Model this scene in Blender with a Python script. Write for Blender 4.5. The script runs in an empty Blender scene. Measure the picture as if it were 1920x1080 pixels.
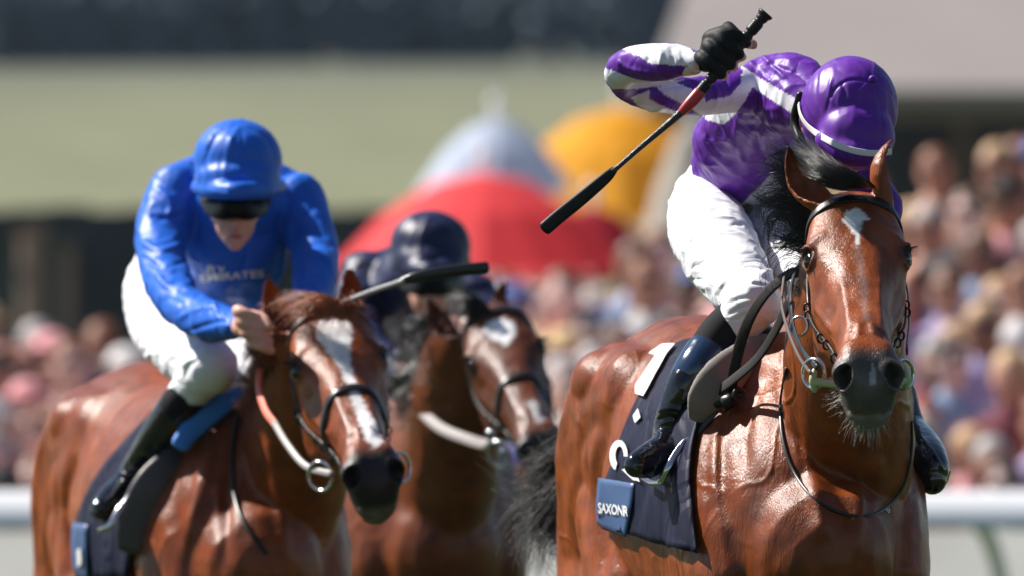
import bpy, math, random
import numpy as np
from mathutils import Vector, Matrix, kdtree
from mathutils.bvhtree import BVHTree
R = math.radians
random.seed(7); RNG = np.random.default_rng(7)
sc = bpy.context.scene
COL = sc.collection

# ---------------------------------------------------------------- camera
CAM = np.array([0.0, -22.0, 1.46]); PITCH = R(0.62); WID = 2.0; FD = 22.0
RIGHT = np.array([1.0, 0, 0]); FWD = np.array([0, math.cos(PITCH), math.sin(PITCH)]); UP = np.array([0, -math.sin(PITCH), math.cos(PITCH)])
cd = bpy.data.cameras.new('camera'); cam = bpy.data.objects.new('camera', cd); COL.objects.link(cam)
cam.location = CAM; cam.rotation_euler = (R(90) + PITCH, 0, 0)
cd.sensor_width = 36; cd.lens = 36 * FD / WID; cd.clip_start = 0.5; cd.clip_end = 3000
cd.dof.use_dof = True; cd.dof.focus_distance = FD + 0.32; cd.dof.aperture_fstop = 4.8; cd.dof.aperture_blades = 9
sc.camera = cam
# ---------------------------------------------------------------- sky, sun, exposure
SUN_EL, SUN_AZ = R(46), R(-64)         # azimuth measured from +Y (away from the camera) towards +X
w = bpy.data.worlds.new('World'); sc.world = w; w.use_nodes = True
nt = w.node_tree; bg = nt.nodes['Background']; sky = nt.nodes.new('ShaderNodeTexSky')
sky.sky_type = 'NISHITA'; sky.sun_disc = False; sky.sun_elevation = SUN_EL; sky.sun_rotation = SUN_AZ
sky.air_density = 1.0; sky.dust_density = 0.3
nt.links.new(sky.outputs[0], bg.inputs[0]); bg.inputs[1].default_value = 0.05
sd = bpy.data.lights.new('sun', 'SUN'); sd.energy = 5.0; sd.angle = R(0.53); sd.color = (1.0, 0.95, 0.88)
sun = bpy.data.objects.new('sun', sd); COL.objects.link(sun)
sdir = Vector((math.sin(SUN_AZ) * math.cos(SUN_EL), math.cos(SUN_AZ) * math.cos(SUN_EL), math.sin(SUN_EL)))
sun.rotation_euler = sdir.to_track_quat('Z', 'Y').to_euler(); sun.location = (-20, 5, 30)
sc.view_settings.view_transform = 'Standard'; sc.view_settings.look = 'None'
sc.view_settings.exposure = 0.86; sc.view_settings.gamma = 1.0
sc.render.engine = 'CYCLES'
sc.cycles.max_bounces = 8; sc.cycles.diffuse_bounces = 3; sc.cycles.glossy_bounces = 3; sc.cycles.transparent_max_bounces = 8
sc.cycles.use_denoising = True; sc.cycles.caustics_reflective = False; sc.cycles.caustics_refractive = False
sc.cycles.sample_clamp_indirect = 6.0

# ---------------------------------------------------------------- picture <-> place
def P(px, py, d):
    D = FD + d; k = D / FD * WID / 1920.0
    return CAM + FWD * D + RIGHT * ((px - 960) * k) + UP * ((540 - py) * k)
def S(d): return (FD + d) / FD * WID / 1920.0
def proj(V):
    Q = V - CAM; D = Q @ FWD; k = D / FD * WID / 1920.0
    return 960 + (Q @ RIGHT) / k, 540 - (Q @ UP) / k, D - FD

# ---------------------------------------------------------------- mesh helpers
class Geo:
    def __init__(s): s.v = []; s.f = []; s.n = 0
    def add(s, V, F):
        V = np.asarray(V, float).reshape(-1, 3)
        s.v.append(V); s.f += [tuple(i + s.n for i in f) for f in F]; s.n += len(V)
    def arr(s): return np.concatenate(s.v) if s.v else np.zeros((0, 3))
def catmull(A, sub):
    A = np.asarray(A, float)
    if sub <= 1 or len(A) < 3:
        if len(A) == 2 and sub > 1: return np.array([A[0] + (A[1] - A[0]) * t for t in np.linspace(0, 1, sub + 1)])
        return A
    Q = np.vstack([2 * A[0] - A[1], A, 2 * A[-1] - A[-2]]); out = []
    for i in range(1, len(Q) - 2):
        p0, p1, p2, p3 = Q[i - 1:i + 3]
        for k in range(sub):
            t = k / sub
            out.append(0.5 * ((2 * p1) + (-p0 + p2) * t + (2 * p0 - 5 * p1 + 4 * p2 - p3) * t * t + (-p0 + 3 * p1 - 3 * p2 + p3) * t ** 3))
    out.append(A[-1]); return np.array(out)
def nrm(a): return a / (np.linalg.norm(a, axis=-1, keepdims=True) + 1e-12)
def loft(g, rings, cap=True, closed=False):
    rings = [np.asarray(r) for r in rings]; n = len(rings[0]); m = len(rings); V = np.concatenate(rings); F = []
    for i in range(m if closed else m - 1):
        a = i * n; b = ((i + 1) % m) * n
        for j in range(n):
            k = (j + 1) % n; F.append((a + j, a + k, b + k, b + j))
    if cap and not closed:
        V = np.vstack([V, rings[0].mean(0), rings[-1].mean(0)]); c0 = m * n; c1 = c0 + 1
        for j in range(n):
            k = (j + 1) % n; F.append((c0, k, j)); F.append((c1, (m - 1) * n + j, (m - 1) * n + k))
    g.add(V, F)
def tube(g, pts, ref=(0, 1, 0), n=18, sub=5, round_ends=True, power=1.0, flat=None):
    """pts rows: x y z ra rb. ra = half size across (perpendicular to ref), rb = half size along ref"""
    A = catmull([list(p[:3]) + [p[3], p[4] if len(p) > 4 else p[3]] for p in pts], sub)
    C = A[:, :3]; T = nrm(np.gradient(C, axis=0)); ref = np.asarray(ref, float)
    refs = ref if ref.ndim == 2 else np.tile(ref, (len(C), 1))
    if len(refs) != len(C): refs = catmull(refs, sub)
    N1 = nrm(np.cross(T, refs)); N2 = np.cross(N1, T)
    th = np.linspace(0, 2 * math.pi, n, endpoint=False); c, s = np.cos(th), np.sin(th)
    if power != 1.0: c = np.sign(c) * abs(c) ** power; s = np.sign(s) * abs(s) ** power
    rings = []
    def ring(i, k, off):
        return C[i] + off + np.outer(c * A[i, 3] * k, N1[i]) + np.outer(s * A[i, 4] * k, N2[i])
    if round_ends:
        for a in (80, 55, 28): rings.append(ring(0, math.cos(R(a)), -T[0] * min(A[0, 3], A[0, 4]) * math.sin(R(a))))
    for i in range(len(C)): rings.append(ring(i, 1, 0))
    if round_ends:
        for a in (28, 55, 80): rings.append(ring(-1, math.cos(R(a)), T[-1] * min(A[-1, 3], A[-1, 4]) * math.sin(R(a))))
    loft(g, rings)
def stube(g, pts, ratio=1.0, **k):
    """picture-plane tube: rows px py d r_px [ratio] -> world"""
    rows = []
    for p in pts:
        w_ = P(p[0], p[1], p[2]); r = p[3] * S(p[2]); q = p[4] if len(p) > 4 else ratio
        rows.append((*w_, r, r * q))
    tube(g, rows, **k)
def ellipsoid(g, c, r, M=None, n=20, m=12, lo=-90, hi=90):
    rings = []
    for a in np.linspace(lo + (4 if lo == -90 else 0), hi - (4 if hi == 90 else 0), m):
        th = np.linspace(0, 2 * math.pi, n, endpoint=False)
        q = np.stack([np.cos(th) * math.cos(R(a)) * r[0], np.sin(th) * math.cos(R(a)) * r[1], np.full(n, math.sin(R(a)) * r[2])], 1)
        if M is not None: q = q @ np.asarray(M).T
        rings.append(q + np.asarray(c))
    loft(g, rings)
def box(g, c, h, M=None):
    q = np.array([(x, y, z) for x in (-1, 1) for y in (-1, 1) for z in (-1, 1)], float) * np.asarray(h)
    if M is not None: q = q @ np.asarray(M).T
    g.add(q + np.asarray(c), [(0, 1, 3, 2), (4, 6, 7, 5), (0, 4, 5, 1), (2, 3, 7, 6), (0, 2, 6, 4), (1, 5, 7, 3)])
def mesh_from(name, V, F=None, Q=None, smooth=True):
    m = bpy.data.meshes.new(name)
    if Q is not None:
        m.vertices.add(len(V)); m.vertices.foreach_set('co', np.ascontiguousarray(V, dtype=np.float32).ravel())
        m.loops.add(Q.size); m.loops.foreach_set('vertex_index', Q.astype(np.int32).ravel())
        m.polygons.add(len(Q)); m.polygons.foreach_set('loop_start', np.arange(0, Q.size, Q.shape[1], dtype=np.int32))
        m.update(calc_edges=True); m.validate()
    else:
        m.from_pydata([tuple(v) for v in V], [], F)
    m.polygons.foreach_set('use_smooth', [smooth] * len(m.polygons)); m.update()
    return m
def remesh(g, voxel):
    m = mesh_from('tmp', g.arr(), g.f); o = bpy.data.objects.new('tmp', m); COL.objects.link(o)
    md = o.modifiers.new('r', 'REMESH'); md.mode = 'VOXEL'; md.voxel_size = voxel; md.adaptivity = 0
    dg = bpy.context.evaluated_depsgraph_get(); e = bpy.data.meshes.new_from_object(o.evaluated_get(dg))
    V = np.empty(len(e.vertices) * 3, np.float32); e.vertices.foreach_get('co', V); V = V.reshape(-1, 3).astype(float)
    Q = np.empty(len(e.loops), np.int32); e.loops.foreach_get('vertex_index', Q); Q = Q.reshape(-1, 4)
    bpy.data.objects.remove(o); bpy.data.meshes.remove(m); bpy.data.meshes.remove(e)
    return V, Q
def vnormals(V, Q):
    a = V[Q[:, 2]] - V[Q[:, 0]]; b = V[Q[:, 3]] - V[Q[:, 1]] if Q.shape[1] == 4 else V[Q[:, 2]] - V[Q[:, 1]]
    fn = np.cross(a, b); N = np.zeros_like(V)
    for k in range(Q.shape[1]):
        for c in range(3): N[:, c] += np.bincount(Q[:, k], weights=fn[:, c], minlength=len(V))
    return nrm(N)
def edges_of(Q):
    E = np.concatenate([Q[:, [0, 1]], Q[:, [1, 2]], Q[:, [2, 3]], Q[:, [3, 0]]]); E.sort(1)
    return np.unique(E, axis=0)
def smooth(V, Q, it, lam=0.5, wgt=None):
    E = edges_of(Q); n = len(V); deg = np.bincount(E.ravel(), minlength=n)[:, None]
    for _ in range(it):
        A = np.empty_like(V)
        for c in range(3):
            A[:, c] = np.bincount(E[:, 0], weights=V[E[:, 1], c], minlength=n) + np.bincount(E[:, 1], weights=V[E[:, 0], c], minlength=n)
        D = (A / np.maximum(deg, 1) - V) * lam
        V = V + (D if wgt is None else D * wgt[:, None])
    return V
def segdist(X, pts):
    """distance of points X to polyline pts, and parameter 0..1"""
    pts = np.asarray(pts, float); best = np.full(len(X), 1e9); tt = np.zeros(len(X)); m = len(pts) - 1
    if m == 0: return np.linalg.norm(X - pts[0], axis=1), tt
    for i in range(m):
        a, b = pts[i], pts[i + 1]; ab = b - a; t = np.clip(((X - a) @ ab) / (ab @ ab + 1e-12), 0, 1)
        d = np.linalg.norm(X - (a + t[:, None] * ab), axis=1); k = d < best; best[k] = d[k]; tt[k] = (i + t[k]) / m
    return best, tt
def stroke(V, N, L, pts, r, amp, taper=True, p=2, mask=None):
    """raise (amp>0) or groove (amp<0) the surface along a polyline given in the frame of L (n,3) coords"""
    d, t = segdist(L, pts); f = np.exp(-(d / r) ** p)
    if taper and len(pts) > 1: f = f * np.clip(np.minimum(t, 1 - t) * 5 + 0.15, 0, 1)
    if mask is not None: f = f * mask
    V += N * (f * amp)[:, None]
def pstroke(V, N, X2, pts, r, amp, dr=None, taper=True):
    """the same with picture pixels; only surfaces that face the camera, optional depth range"""
    face = np.clip(-(N[:, 1]) * 4 + 0.2, 0, 1)
    if dr is not None: face = face * ((X2[2] > dr[0]) & (X2[2] < dr[1]))
    d, t = segdist(np.stack([X2[0], X2[1]], 1), catmull(np.array(pts, float), 4)); f = np.exp(-(d / r) ** 2) * face
    if taper: f = f * np.clip(np.minimum(t, 1 - t) * 5 + 0.1, 0, 1)
    V += N * (f * amp)[:, None]
def inpoly(x, y, poly):
    poly = np.asarray(poly, float); r = np.zeros(len(x), bool); j = len(poly) - 1
    for i in range(len(poly)):
        xi, yi = poly[i]; xj, yj = poly[j]
        r ^= ((yi > y) != (yj > y)) & (x < (xj - xi) * (y - yi) / (yj - yi + 1e-12) + xi); j = i
    return r
def vnoise(X, sc_=1.0, seed=0):
    """cheap smooth 3-D value noise"""
    X = X * sc_ + seed * 17.13; I = np.floor(X).astype(np.int64); f = X - I; f = f * f * (3 - 2 * f); r = 0
    for dx in (0, 1):
        for dy in (0, 1):
            for dz in (0, 1):
                h = (I[:, 0] + dx) * 73856093 ^ (I[:, 1] + dy) * 19349663 ^ (I[:, 2] + dz) * 83492791
                h = (h ^ (h >> 13)) * 1274126177 & 0x7fffffff
                r = r + (h / 0x7fffffff) * (f[:, 0] if dx else 1 - f[:, 0]) * (f[:, 1] if dy else 1 - f[:, 1]) * (f[:, 2] if dz else 1 - f[:, 2])
    return r * 2 - 1
def set_col(m, C, name='col'):
    a = m.color_attributes.new(name, 'FLOAT_COLOR', 'POINT'); C = np.asarray(C, np.float32)
    if C.shape[1] == 3: C = np.hstack([C, np.ones((len(C), 1), np.float32)])
    a.data.foreach_set('color', C.ravel())

# ---------------------------------------------------------------- objects
def link(name, data, parent=None):
    o = bpy.data.objects.new(name, data); COL.objects.link(o)
    if parent is not None: o.parent = parent
    return o
def thing(name, label, cat, loc, group=None, kind=None):
    o = bpy.data.objects.new(name, None); COL.objects.link(o); o.location = tuple(loc); o.empty_display_size = 0.1
    if label: o['label'] = label
    if cat: o['category'] = cat
    if group: o['group'] = group
    if kind: o['kind'] = kind
    return o
def origin(o):
    p = np.zeros(3)
    while o is not None: p = p + np.array(o.location); o = o.parent
    return p
def part(name, V, F, mat, parent, Q=None, col=None, smooth_=True, label=None):
    V = np.asarray(V, float) - (origin(parent) if parent is not None else 0)
    m = mesh_from(name, V, F, Q, smooth_); m.materials.append(mat)
    if col is not None: set_col(m, col)
    o = link(name, m, parent)
    if label: o['label'] = label
    return o
def gpart(name, g, mat, parent, **k): return part(name, g.arr(), g.f, mat, parent, **k)
def solo(name, g, mat, label, cat, loc=None, group=None, kind=None, smooth_=True, V=None, Q=None, col=None):
    VV = g.arr() if V is None else V
    loc = np.array([VV[:, 0].mean(), VV[:, 1].mean(), VV[:, 2].min()]) if loc is None else np.asarray(loc, float)
    m = mesh_from(name, VV - loc, None if g is None else g.f, Q, smooth_); m.materials.append(mat)
    if col is not None: set_col(m, col)
    o = link(name, m); o.location = tuple(loc)
    if label: o['label'] = label
    if cat: o['category'] = cat
    if group: o['group'] = group
    if kind: o['kind'] = kind
    return o

# ---------------------------------------------------------------- materials
def mat(name, color=(0.5, 0.5, 0.5), rough=0.5, spec=0.5, metal=0.0, coat=0.0, coat_rough=0.1, sheen=0.0, attr=False,
        var=0.0, var_scale=30.0, bumps=(), rough_var=0.0, stretch=(1, 1, 1), sheen_tint=None, trans=0.0, color2=None):
    """bumps: (scale, strength, distance, stretch)"""
    m = bpy.data.materials.new(name); m.use_nodes = True; n = m.node_tree.nodes; l = m.node_tree.links
    b = n['Principled BSDF']; b.inputs['Roughness'].default_value = rough; b.inputs['Specular IOR Level'].default_value = spec
    b.inputs['Metallic'].default_value = metal; b.inputs['Coat Weight'].default_value = coat; b.inputs['Coat Roughness'].default_value = coat_rough
    b.inputs['Sheen Weight'].default_value = sheen; b.inputs['Sheen Roughness'].default_value = 0.4
    if sheen_tint: b.inputs['Sheen Tint'].default_value = (*sheen_tint, 1)
    tc = n.new('ShaderNodeTexCoord'); src = tc.outputs['Object']
    if attr:
        a = n.new('ShaderNodeAttribute'); a.attribute_name = 'col'; cout = a.outputs['Color']
    else:
        c = n.new('ShaderNodeRGB'); c.outputs[0].default_value = (*color, 1); cout = c.outputs[0]
    if var > 0 or color2:
        nz = n.new('ShaderNodeTexNoise'); nz.inputs['Scale'].default_value = var_scale; nz.inputs['Detail'].default_value = 5
        mp = n.new('ShaderNodeMapping'); mp.inputs['Scale'].default_value = stretch; l.new(src, mp.inputs[0]); l.new(mp.outputs[0], nz.inputs['Vector'])
        if color2:
            mx = n.new('ShaderNodeMix'); mx.data_type = 'RGBA'; mr = n.new('ShaderNodeMapRange'); mr.inputs[1].default_value = 0.4; mr.inputs[2].default_value = 0.6
            l.new(nz.outputs[0], mr.inputs[0]); l.new(mr.outputs[0], mx.inputs[0]); l.new(cout, mx.inputs[6]); mx.inputs[7].default_value = (*color2, 1); cout = mx.outputs[2]
        else:
            mr = n.new('ShaderNodeMapRange'); mr.inputs[1].default_value = 0.3; mr.inputs[2].default_value = 0.7
            mr.inputs[3].default_value = 1 - var; mr.inputs[4].default_value = 1 + var; l.new(nz.outputs[0], mr.inputs[0])
            mx = n.new('ShaderNodeVectorMath'); mx.operation = 'SCALE'; l.new(cout, mx.inputs[0]); l.new(mr.outputs[0], mx.inputs['Scale']); cout = mx.outputs[0]
    l.new(cout, b.inputs['Base Color'])
    if rough_var > 0:
        nz = n.new('ShaderNodeTexNoise'); nz.inputs['Scale'].default_value = 9; nz.inputs['Detail'].default_value = 6; l.new(src, nz.inputs['Vector'])
        mr = n.new('ShaderNodeMapRange'); mr.inputs[1].default_value = 0.3; mr.inputs[2].default_value = 0.7
        mr.inputs[3].default_value = max(0.03, rough - rough_var); mr.inputs[4].default_value = rough + rough_var
        l.new(nz.outputs[0], mr.inputs[0]); l.new(mr.outputs[0], b.inputs['Roughness'])
    prev = None
    for (s_, st, dist, strc) in bumps:
        nz = n.new('ShaderNodeTexNoise'); nz.inputs['Scale'].default_value = s_; nz.inputs['Detail'].default_value = 3
        mp = n.new('ShaderNodeMapping'); mp.inputs['Scale'].default_value = strc; l.new(src, mp.inputs[0]); l.new(mp.outputs[0], nz.inputs['Vector'])
        hsrc = nz.outputs[0]
        if s_ < 0:
            nz.inputs['Scale'].default_value = -s_; nz.inputs['Detail'].default_value = 1.5; nz.inputs['Distortion'].default_value = .6
            q1 = n.new('ShaderNodeMath'); q1.operation = 'SUBTRACT'; q1.inputs[1].default_value = .5; l.new(hsrc, q1.inputs[0]); q2 = n.new('ShaderNodeMath'); q2.operation = 'ABSOLUTE'; l.new(q1.outputs[0], q2.inputs[0])
            q3 = n.new('ShaderNodeMath'); q3.operation = 'MINIMUM'; q3.inputs[1].default_value = .12; l.new(q2.outputs[0], q3.inputs[0]); hsrc = q3.outputs[0]
        bp = n.new('ShaderNodeBump'); bp.inputs['Strength'].default_value = st; bp.inputs['Distance'].default_value = dist
        l.new(hsrc, bp.inputs['Height'])
        if prev is not None: l.new(prev.outputs[0], bp.inputs['Normal'])
        prev = bp
    if prev is not None: l.new(prev.outputs[0], b.inputs['Normal']); l.new(prev.outputs[0], b.inputs['Coat Normal'])
    if trans > 0:
        t = n.new('ShaderNodeBsdfTranslucent'); l.new(cout, t.inputs['Color']); ms = n.new('ShaderNodeMixShader'); ms.inputs[0].default_value = trans
        l.new(b.outputs[0], ms.inputs[1]); l.new(t.outputs[0], ms.inputs[2]); l.new(ms.outputs[0], n['Material Output'].inputs['Surface'])
    return m
M = {}
M['coat'] = mat('horse_coat', rough=0.37, spec=0.27, attr=True, var=0.34, var_scale=22, rough_var=0.12, coat=0.09, coat_rough=0.22,
                bumps=((6, 0.25, 0.03, (1, 1, 1)), (45, 0.3, 0.006, (1, 1, 0.3)), (150, .3, .003, (1, 1, .15)), (420, 0.55, 0.0022, (1, 1, 0.12))))
M['hair_black'] = mat('black_horse_hair', (0.014, 0.012, 0.012), rough=0.28, spec=0.45, var=0.4, var_scale=40)
M['hair_tail'] = mat('dark_tail_hair', (0.016, 0.014, 0.014), rough=0.5, spec=0.2, var=0.4, var_scale=40)
M['hair_ginger'] = mat('ginger_horse_hair', (0.30, 0.085, 0.028), rough=0.4, spec=0.5, var=0.3, var_scale=40)
M['hair_grey'] = mat('pale_whisker_hair', (0.45, 0.42, 0.40), rough=0.4)
M['eye'] = mat('horse_eye', (0.010, 0.006, 0.005), rough=0.06, spec=0.5, coat=0.0)
M['leather'] = mat('black_bridle_leather', (0.010, 0.009, 0.009), rough=0.36, spec=0.4, var=0.3, bumps=((200, 0.3, 0.0008, (1, 1, 1)),))
M['rubber'] = mat('ribbed_rein_rubber', (0.012, 0.009, 0.008), rough=0.6, spec=.25, bumps=((300, 0.5, 0.001, (1, 1, 1)),))
M['steel'] = mat('polished_steel', (0.55, 0.56, 0.58), rough=0.18, metal=1.0)
M['bitguard'] = mat('pale_green_rubber', (0.42, 0.52, 0.30), rough=0.4)
# ================================================================ HORSES
# head stations: y along the face from the poll, half profile (x, z) from the dorsal line round to the jaw line
HEAD = [
 (-.04, [(0,-.012),(.030,-.018),(.052,-.05),(.060,-.10),(.050,-.16),(0,-.19)]),
 (.01, [(0,.008),(.036,.002),(.064,-.034),(.070,-.10),(.058,-.19),(0,-.225)]),
 (.06, [(0,.022),(.042,.018),(.076,-.018),(.077,-.10),(.066,-.22),(0,-.255)]),
 (.11, [(0,.028),(.048,.026),(.086,-.010),(.082,-.10),(.071,-.235),(0,-.268)]),
 (.155,[(0,.030),(.050,.026),(.092,-.010),(.084,-.09),(.073,-.24),(0,-.268)]),
 (.19, [(0,.029),(.048,.022),(.092,-.014),(.085,-.09),(.072,-.235),(0,-.260)]),
 (.23, [(0,.024),(.043,.016),(.080,-.024),(.084,-.09),(.066,-.22),(0,-.240)]),
 (.28, [(0,.016),(.037,.009),(.066,-.030),(.078,-.088),(.056,-.19),(0,-.210)]),
 (.34, [(0,.008),(.032,.001),(.054,-.032),(.064,-.080),(.046,-.16),(0,-.180)]),
 (.40, [(0,.003),(.029,-.003),(.047,-.030),(.053,-.074),(.040,-.14),(0,-.158)]),
 (.46, [(0,.000),(.028,-.005),(.043,-.030),(.048,-.072),(.037,-.125),(0,-.140)]),
 (.51, [(0,-.002),(.031,-.007),(.047,-.034),(.050,-.074),(.039,-.125),(0,-.142)]),
 (.545,[(0,-.008),(.035,-.010),(.056,-.040),(.054,-.080),(.042,-.130),(0,-.152)]),
 (.575,[(0,-.020),(.036,-.020),(.059,-.050),(.054,-.088),(.041,-.137),(0,-.162)]),
 (.600,[(0,-.040),(.033,-.040),(.052,-.066),(.049,-.096),(.038,-.142),(0,-.165)]),
 (.618,[(0,-.062),(.027,-.062),(.040,-.082),(.040,-.105),(.033,-.142),(0,-.160)]),
 (.630,[(0,-.085),(.018,-.085),(.026,-.096),(.027,-.112),(.022,-.136),(0,-.148)]),
]
def head_rings(muzzle=1.0):
    ys = [s[0] for s in HEAD]; K = catmull([[s[0]] + [c for p in s[1] for c in p] for s in HEAD], 3); rings = []
    for row in K:
        y = row[0]; hp = row[1:].reshape(-1, 2).copy(); hp[:, 1] += .036 * math.exp(-((y - .035) / .085) ** 2) * np.clip((hp[:, 1] + .12) / .1, 0, 1)
        full = np.vstack([hp, (hp * [-1, 1])[-2:0:-1]])          # closed control polygon
        m = len(full); out = []
        for i in range(m):
            p0, p1, p2, p3 = full[i - 1], full[i], full[(i + 1) % m], full[(i + 2) % m]
            for k in range(4):
                t = k / 4; out.append(0.5 * ((2 * p1) + (-p0 + p2) * t + (2 * p0 - 5 * p1 + 4 * p2 - p3) * t * t + (-p0 + 3 * p1 - 3 * p2 + p3) * t ** 3))
        out = np.array(out); rings.append(np.stack([out[:, 0], np.full(len(out), y), out[:, 1]], 1))
    return rings
def frame(theta, yaw, roll):
    """columns: lateral, nose direction, dorsal direction"""
    t = R(theta); B = np.array([[1, 0, 0], [0, -math.sin(t), -math.cos(t)], [0, -math.cos(t), math.sin(t)]], float).T
    a = R(yaw); Z = np.array([[math.cos(a), -math.sin(a), 0], [math.sin(a), math.cos(a), 0], [0, 0, 1]])
    r = R(roll); Y = np.array([[math.cos(r), 0, -math.sin(r)], [0, 1, 0], [math.sin(r), 0, math.cos(r)]])
    return Y @ Z @ B
def ear(g, base, tip, opening, wide=.036, thick=.0075):
    """cupped leaf: base, tip points; opening = direction the cup faces"""
    base, tip, opening = map(lambda a: np.asarray(a, float), (base, tip, opening)); ax = tip - base; L = np.linalg.norm(ax); ax /= L
    op = nrm(opening - ax * (opening @ ax)); side = np.cross(ax, op); rings = []
    for t, w_, a in ((-.12, .62, 178), (0, .72, 160), (.12, .88, 120), (.28, 1, 92), (.45, .98, 80), (.62, .82, 75), (.78, .58, 72), (.9, .33, 72), (.97, .14, 75), (1.0, .05, 80)):
        c = base + ax * L * t - op * (0.02 * math.sin(t * 3)) ; an = np.radians(np.linspace(-a, a, 13)); rw = wide * w_; q = []
        for s_ in an: q.append(c + side * math.sin(s_) * rw - op * (math.cos(s_) * rw * .9))
        ri = max(rw - thick, rw * .35)
        for s_ in an[::-1]: q.append(c + side * math.sin(s_) * ri - op * (math.cos(s_) * ri * .9 ))
        rings.append(np.array(q))
    loft(g, rings)
WX = np.array([1.07, 1, 1])
def build_horse(cfg):
    O = np.array(cfg['origin'], float); psi = R(cfg['yaw']); Fw = np.array([math.sin(psi), -math.cos(psi), 0]); Lt = np.array([math.cos(psi), math.sin(psi), 0]); Uu = np.array([0, 0, 1.0])
    bs = cfg.get('bs', 1.0); bl = lambda f, l, u: O + (Fw * f + Lt * l + Uu * u) * bs
    H = frame(*cfg['head_rot']); hs = cfg.get('hs', 1.0); poll = np.array(cfg['eyemid'], float) - H @ np.array([0, .187, -.014]) * hs
    hw = lambda p: poll + (np.asarray(p, float) * WX * hs) @ H.T
    g = Geo()
    # barrel (f, u, half width, half height)
    tube(g, [(*bl(f, 0, u), wd, ht) for f, u, wd, ht in [(-1.22, 1.36, .10, .14), (-1.12, 1.37, .20, .22), (-.95, 1.38, .245, .27), (-.75, 1.37, .262, .29), (-.5, 1.31, .255, .31),
          (-.2, 1.26, .265, .35), (.0, 1.24, .25, .375), (.2, 1.21, .225, .34), (.36, 1.18, .20, .27), (.45, 1.16, .15, .18)]], ref=(0, 0, 1), n=36)
    for s in (-1, 1):
        # hind quarter, thigh, leg
        hk = cfg['hind'][0 if s < 0 else 1]; fk = cfg['fore'][0 if s < 0 else 1]
        tube(g, [(*bl(-.62, s*.15, 1.46), .10, .14), (*bl(-.88, s*.135, 1.38), .145, .22), (*bl(-1.02, s*.135, 1.15), .13, .20), (*bl(-.95 + hk*.3, s*.17, .92), .10, .15), (*bl(-1.12 + hk, s*.15, .62), .055, .07),
                 (*bl(-1.15 + hk*1.1, s*.15, .54), .048, .062), (*bl(-1.08 + hk*1.1, s*.15, .28), .032, .04), (*bl(-1.06 + hk*1.1, s*.15, .16), .040, .045), (*bl(-1.00 + hk*1.1, s*.15, .08), .035, .04)], ref=tuple(Fw), n=20)
        tube(g, [(*bl(-.80, s*.15, 1.25), .12, .17), (*bl(-.64, s*.18, 1.02), .085, .12), (*bl(-.75, s*.17, .86), .07, .10)], ref=tuple(Fw), n=16)
        tube(g, [(*bl(-1.00 + hk*1.1, s*.15, .09), .05, .05), (*bl(-.95 + hk*1.1, s*.15, .035), .062, .07)], ref=tuple(Fw), n=16)
        # shoulder, forearm, leg
        tube(g, [(*bl(.02, s*.12, 1.50), .08, .15), (*bl(.16, s*.165, 1.30), .085, .17), (*bl(.30, s*.165, 1.12), .082, .15), (*bl(.20, s*.16, .98), .08, .13)], ref=tuple(Fw), n=20)
        tube(g, [(*bl(.26, s*.15, 1.05), .082, .12), (*bl(.16 + fk*.4, s*.15, .88), .068, .09), (*bl(.20 + fk, s*.13, .55), .046, .055), (*bl(.20 + fk, s*.13, .50), .046, .055), (*bl(.20 + fk*.9, s*.13, .26), .030, .036),
                 (*bl(.20 + fk*.9, s*.13, .16), .038, .042), (*bl(.26 + fk*.9, s*.13, .08), .034, .038)], ref=tuple(Fw), n=18)
        tube(g, [(*bl(.27 + fk*.9, s*.13, .09), .05, .05), (*bl(.30 + fk*.9, s*.13, .035), .064, .07)], ref=tuple(Fw), n=16)
        ellipsoid(g, bl(.36, s*.10, 1.15), (.10, .11, .17))
        ellipsoid(g, bl(-.78, s*.21, 1.52), (.07, .10, .07))
    # neck
    nb = cfg['neck']; rows = []; refs = []
    pc = hw((0, -.035, -.085)); dn = nrm(H @ np.array([0, .35, 1.0]))
    base = bl(*nb['base']); mid = [np.array(m_[:3]) for m_ in nb['mid']]
    rows = [(*bl(nb['base'][0]-.25, nb['base'][1], nb['base'][2]-.03), .15, .22), (*base, nb['rb'][0], nb['rb'][1])] + [(*m_[:3], m_[3], m_[4]) for m_ in nb['mid']] + [(*pc, .064, .088)]
    up0 = nrm(Uu * .9 - Fw * .45)
    k = len(rows); refs = np.array([up0 * (1 - i / (k - 1)) + dn * (i / (k - 1)) for i in range(k)])
    tube(g, rows, ref=catmull(refs, 5), n=28)
    # head
    loft(g, [hw(r) for r in head_rings()])
    for s in (-1, 1):
        ellipsoid(g, hw((s*.066, .185, -.018)), np.array([.030, .040, .026]) * hs, M=H, n=16, m=10)       # orbit
        ellipsoid(g, hw((s*.052, .12, -.16)), np.array([.032, .115, .088]) * hs, M=H, n=16, m=10)          # cheek muscle
        ellipsoid(g, hw((s*.040, .572, -.056)), np.array([.028, .034, .030]) * hs, M=H, n=16, m=10)        # nostril wing
        e = cfg['ears'][0 if s < 0 else 1]
        if 'thin_ears' not in cfg: ear(g, e[0], e[1], e[2], wide=e[3])
    ellipsoid(g, hw((0, .585, -.158)), np.array([.034, .032, .020]) * hs, M=H, n=16, m=10)                 # chin
    V, Q = remesh(g, cfg['voxel'])
    L = ((V - poll) @ H) / hs / WX                                             # head coordinates of every vertex
    ish = (L[:, 1] > -.02) & (L[:, 2] > -.30) & (L[:, 2] < .06) & (abs(L[:, 0]) < .13) & (L[:, 1] < .7)
    B = np.stack([(V - O) @ Fw, (V - O) @ Lt, V[:, 2]], 1) / bs
    earm = np.zeros(len(V), bool)
    for e in cfg['ears']:
        d_, _ = segdist(V, [np.array(e[0]) * .72 + np.array(e[1]) * .28, e[1]]); earm |= d_ < .07
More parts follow.
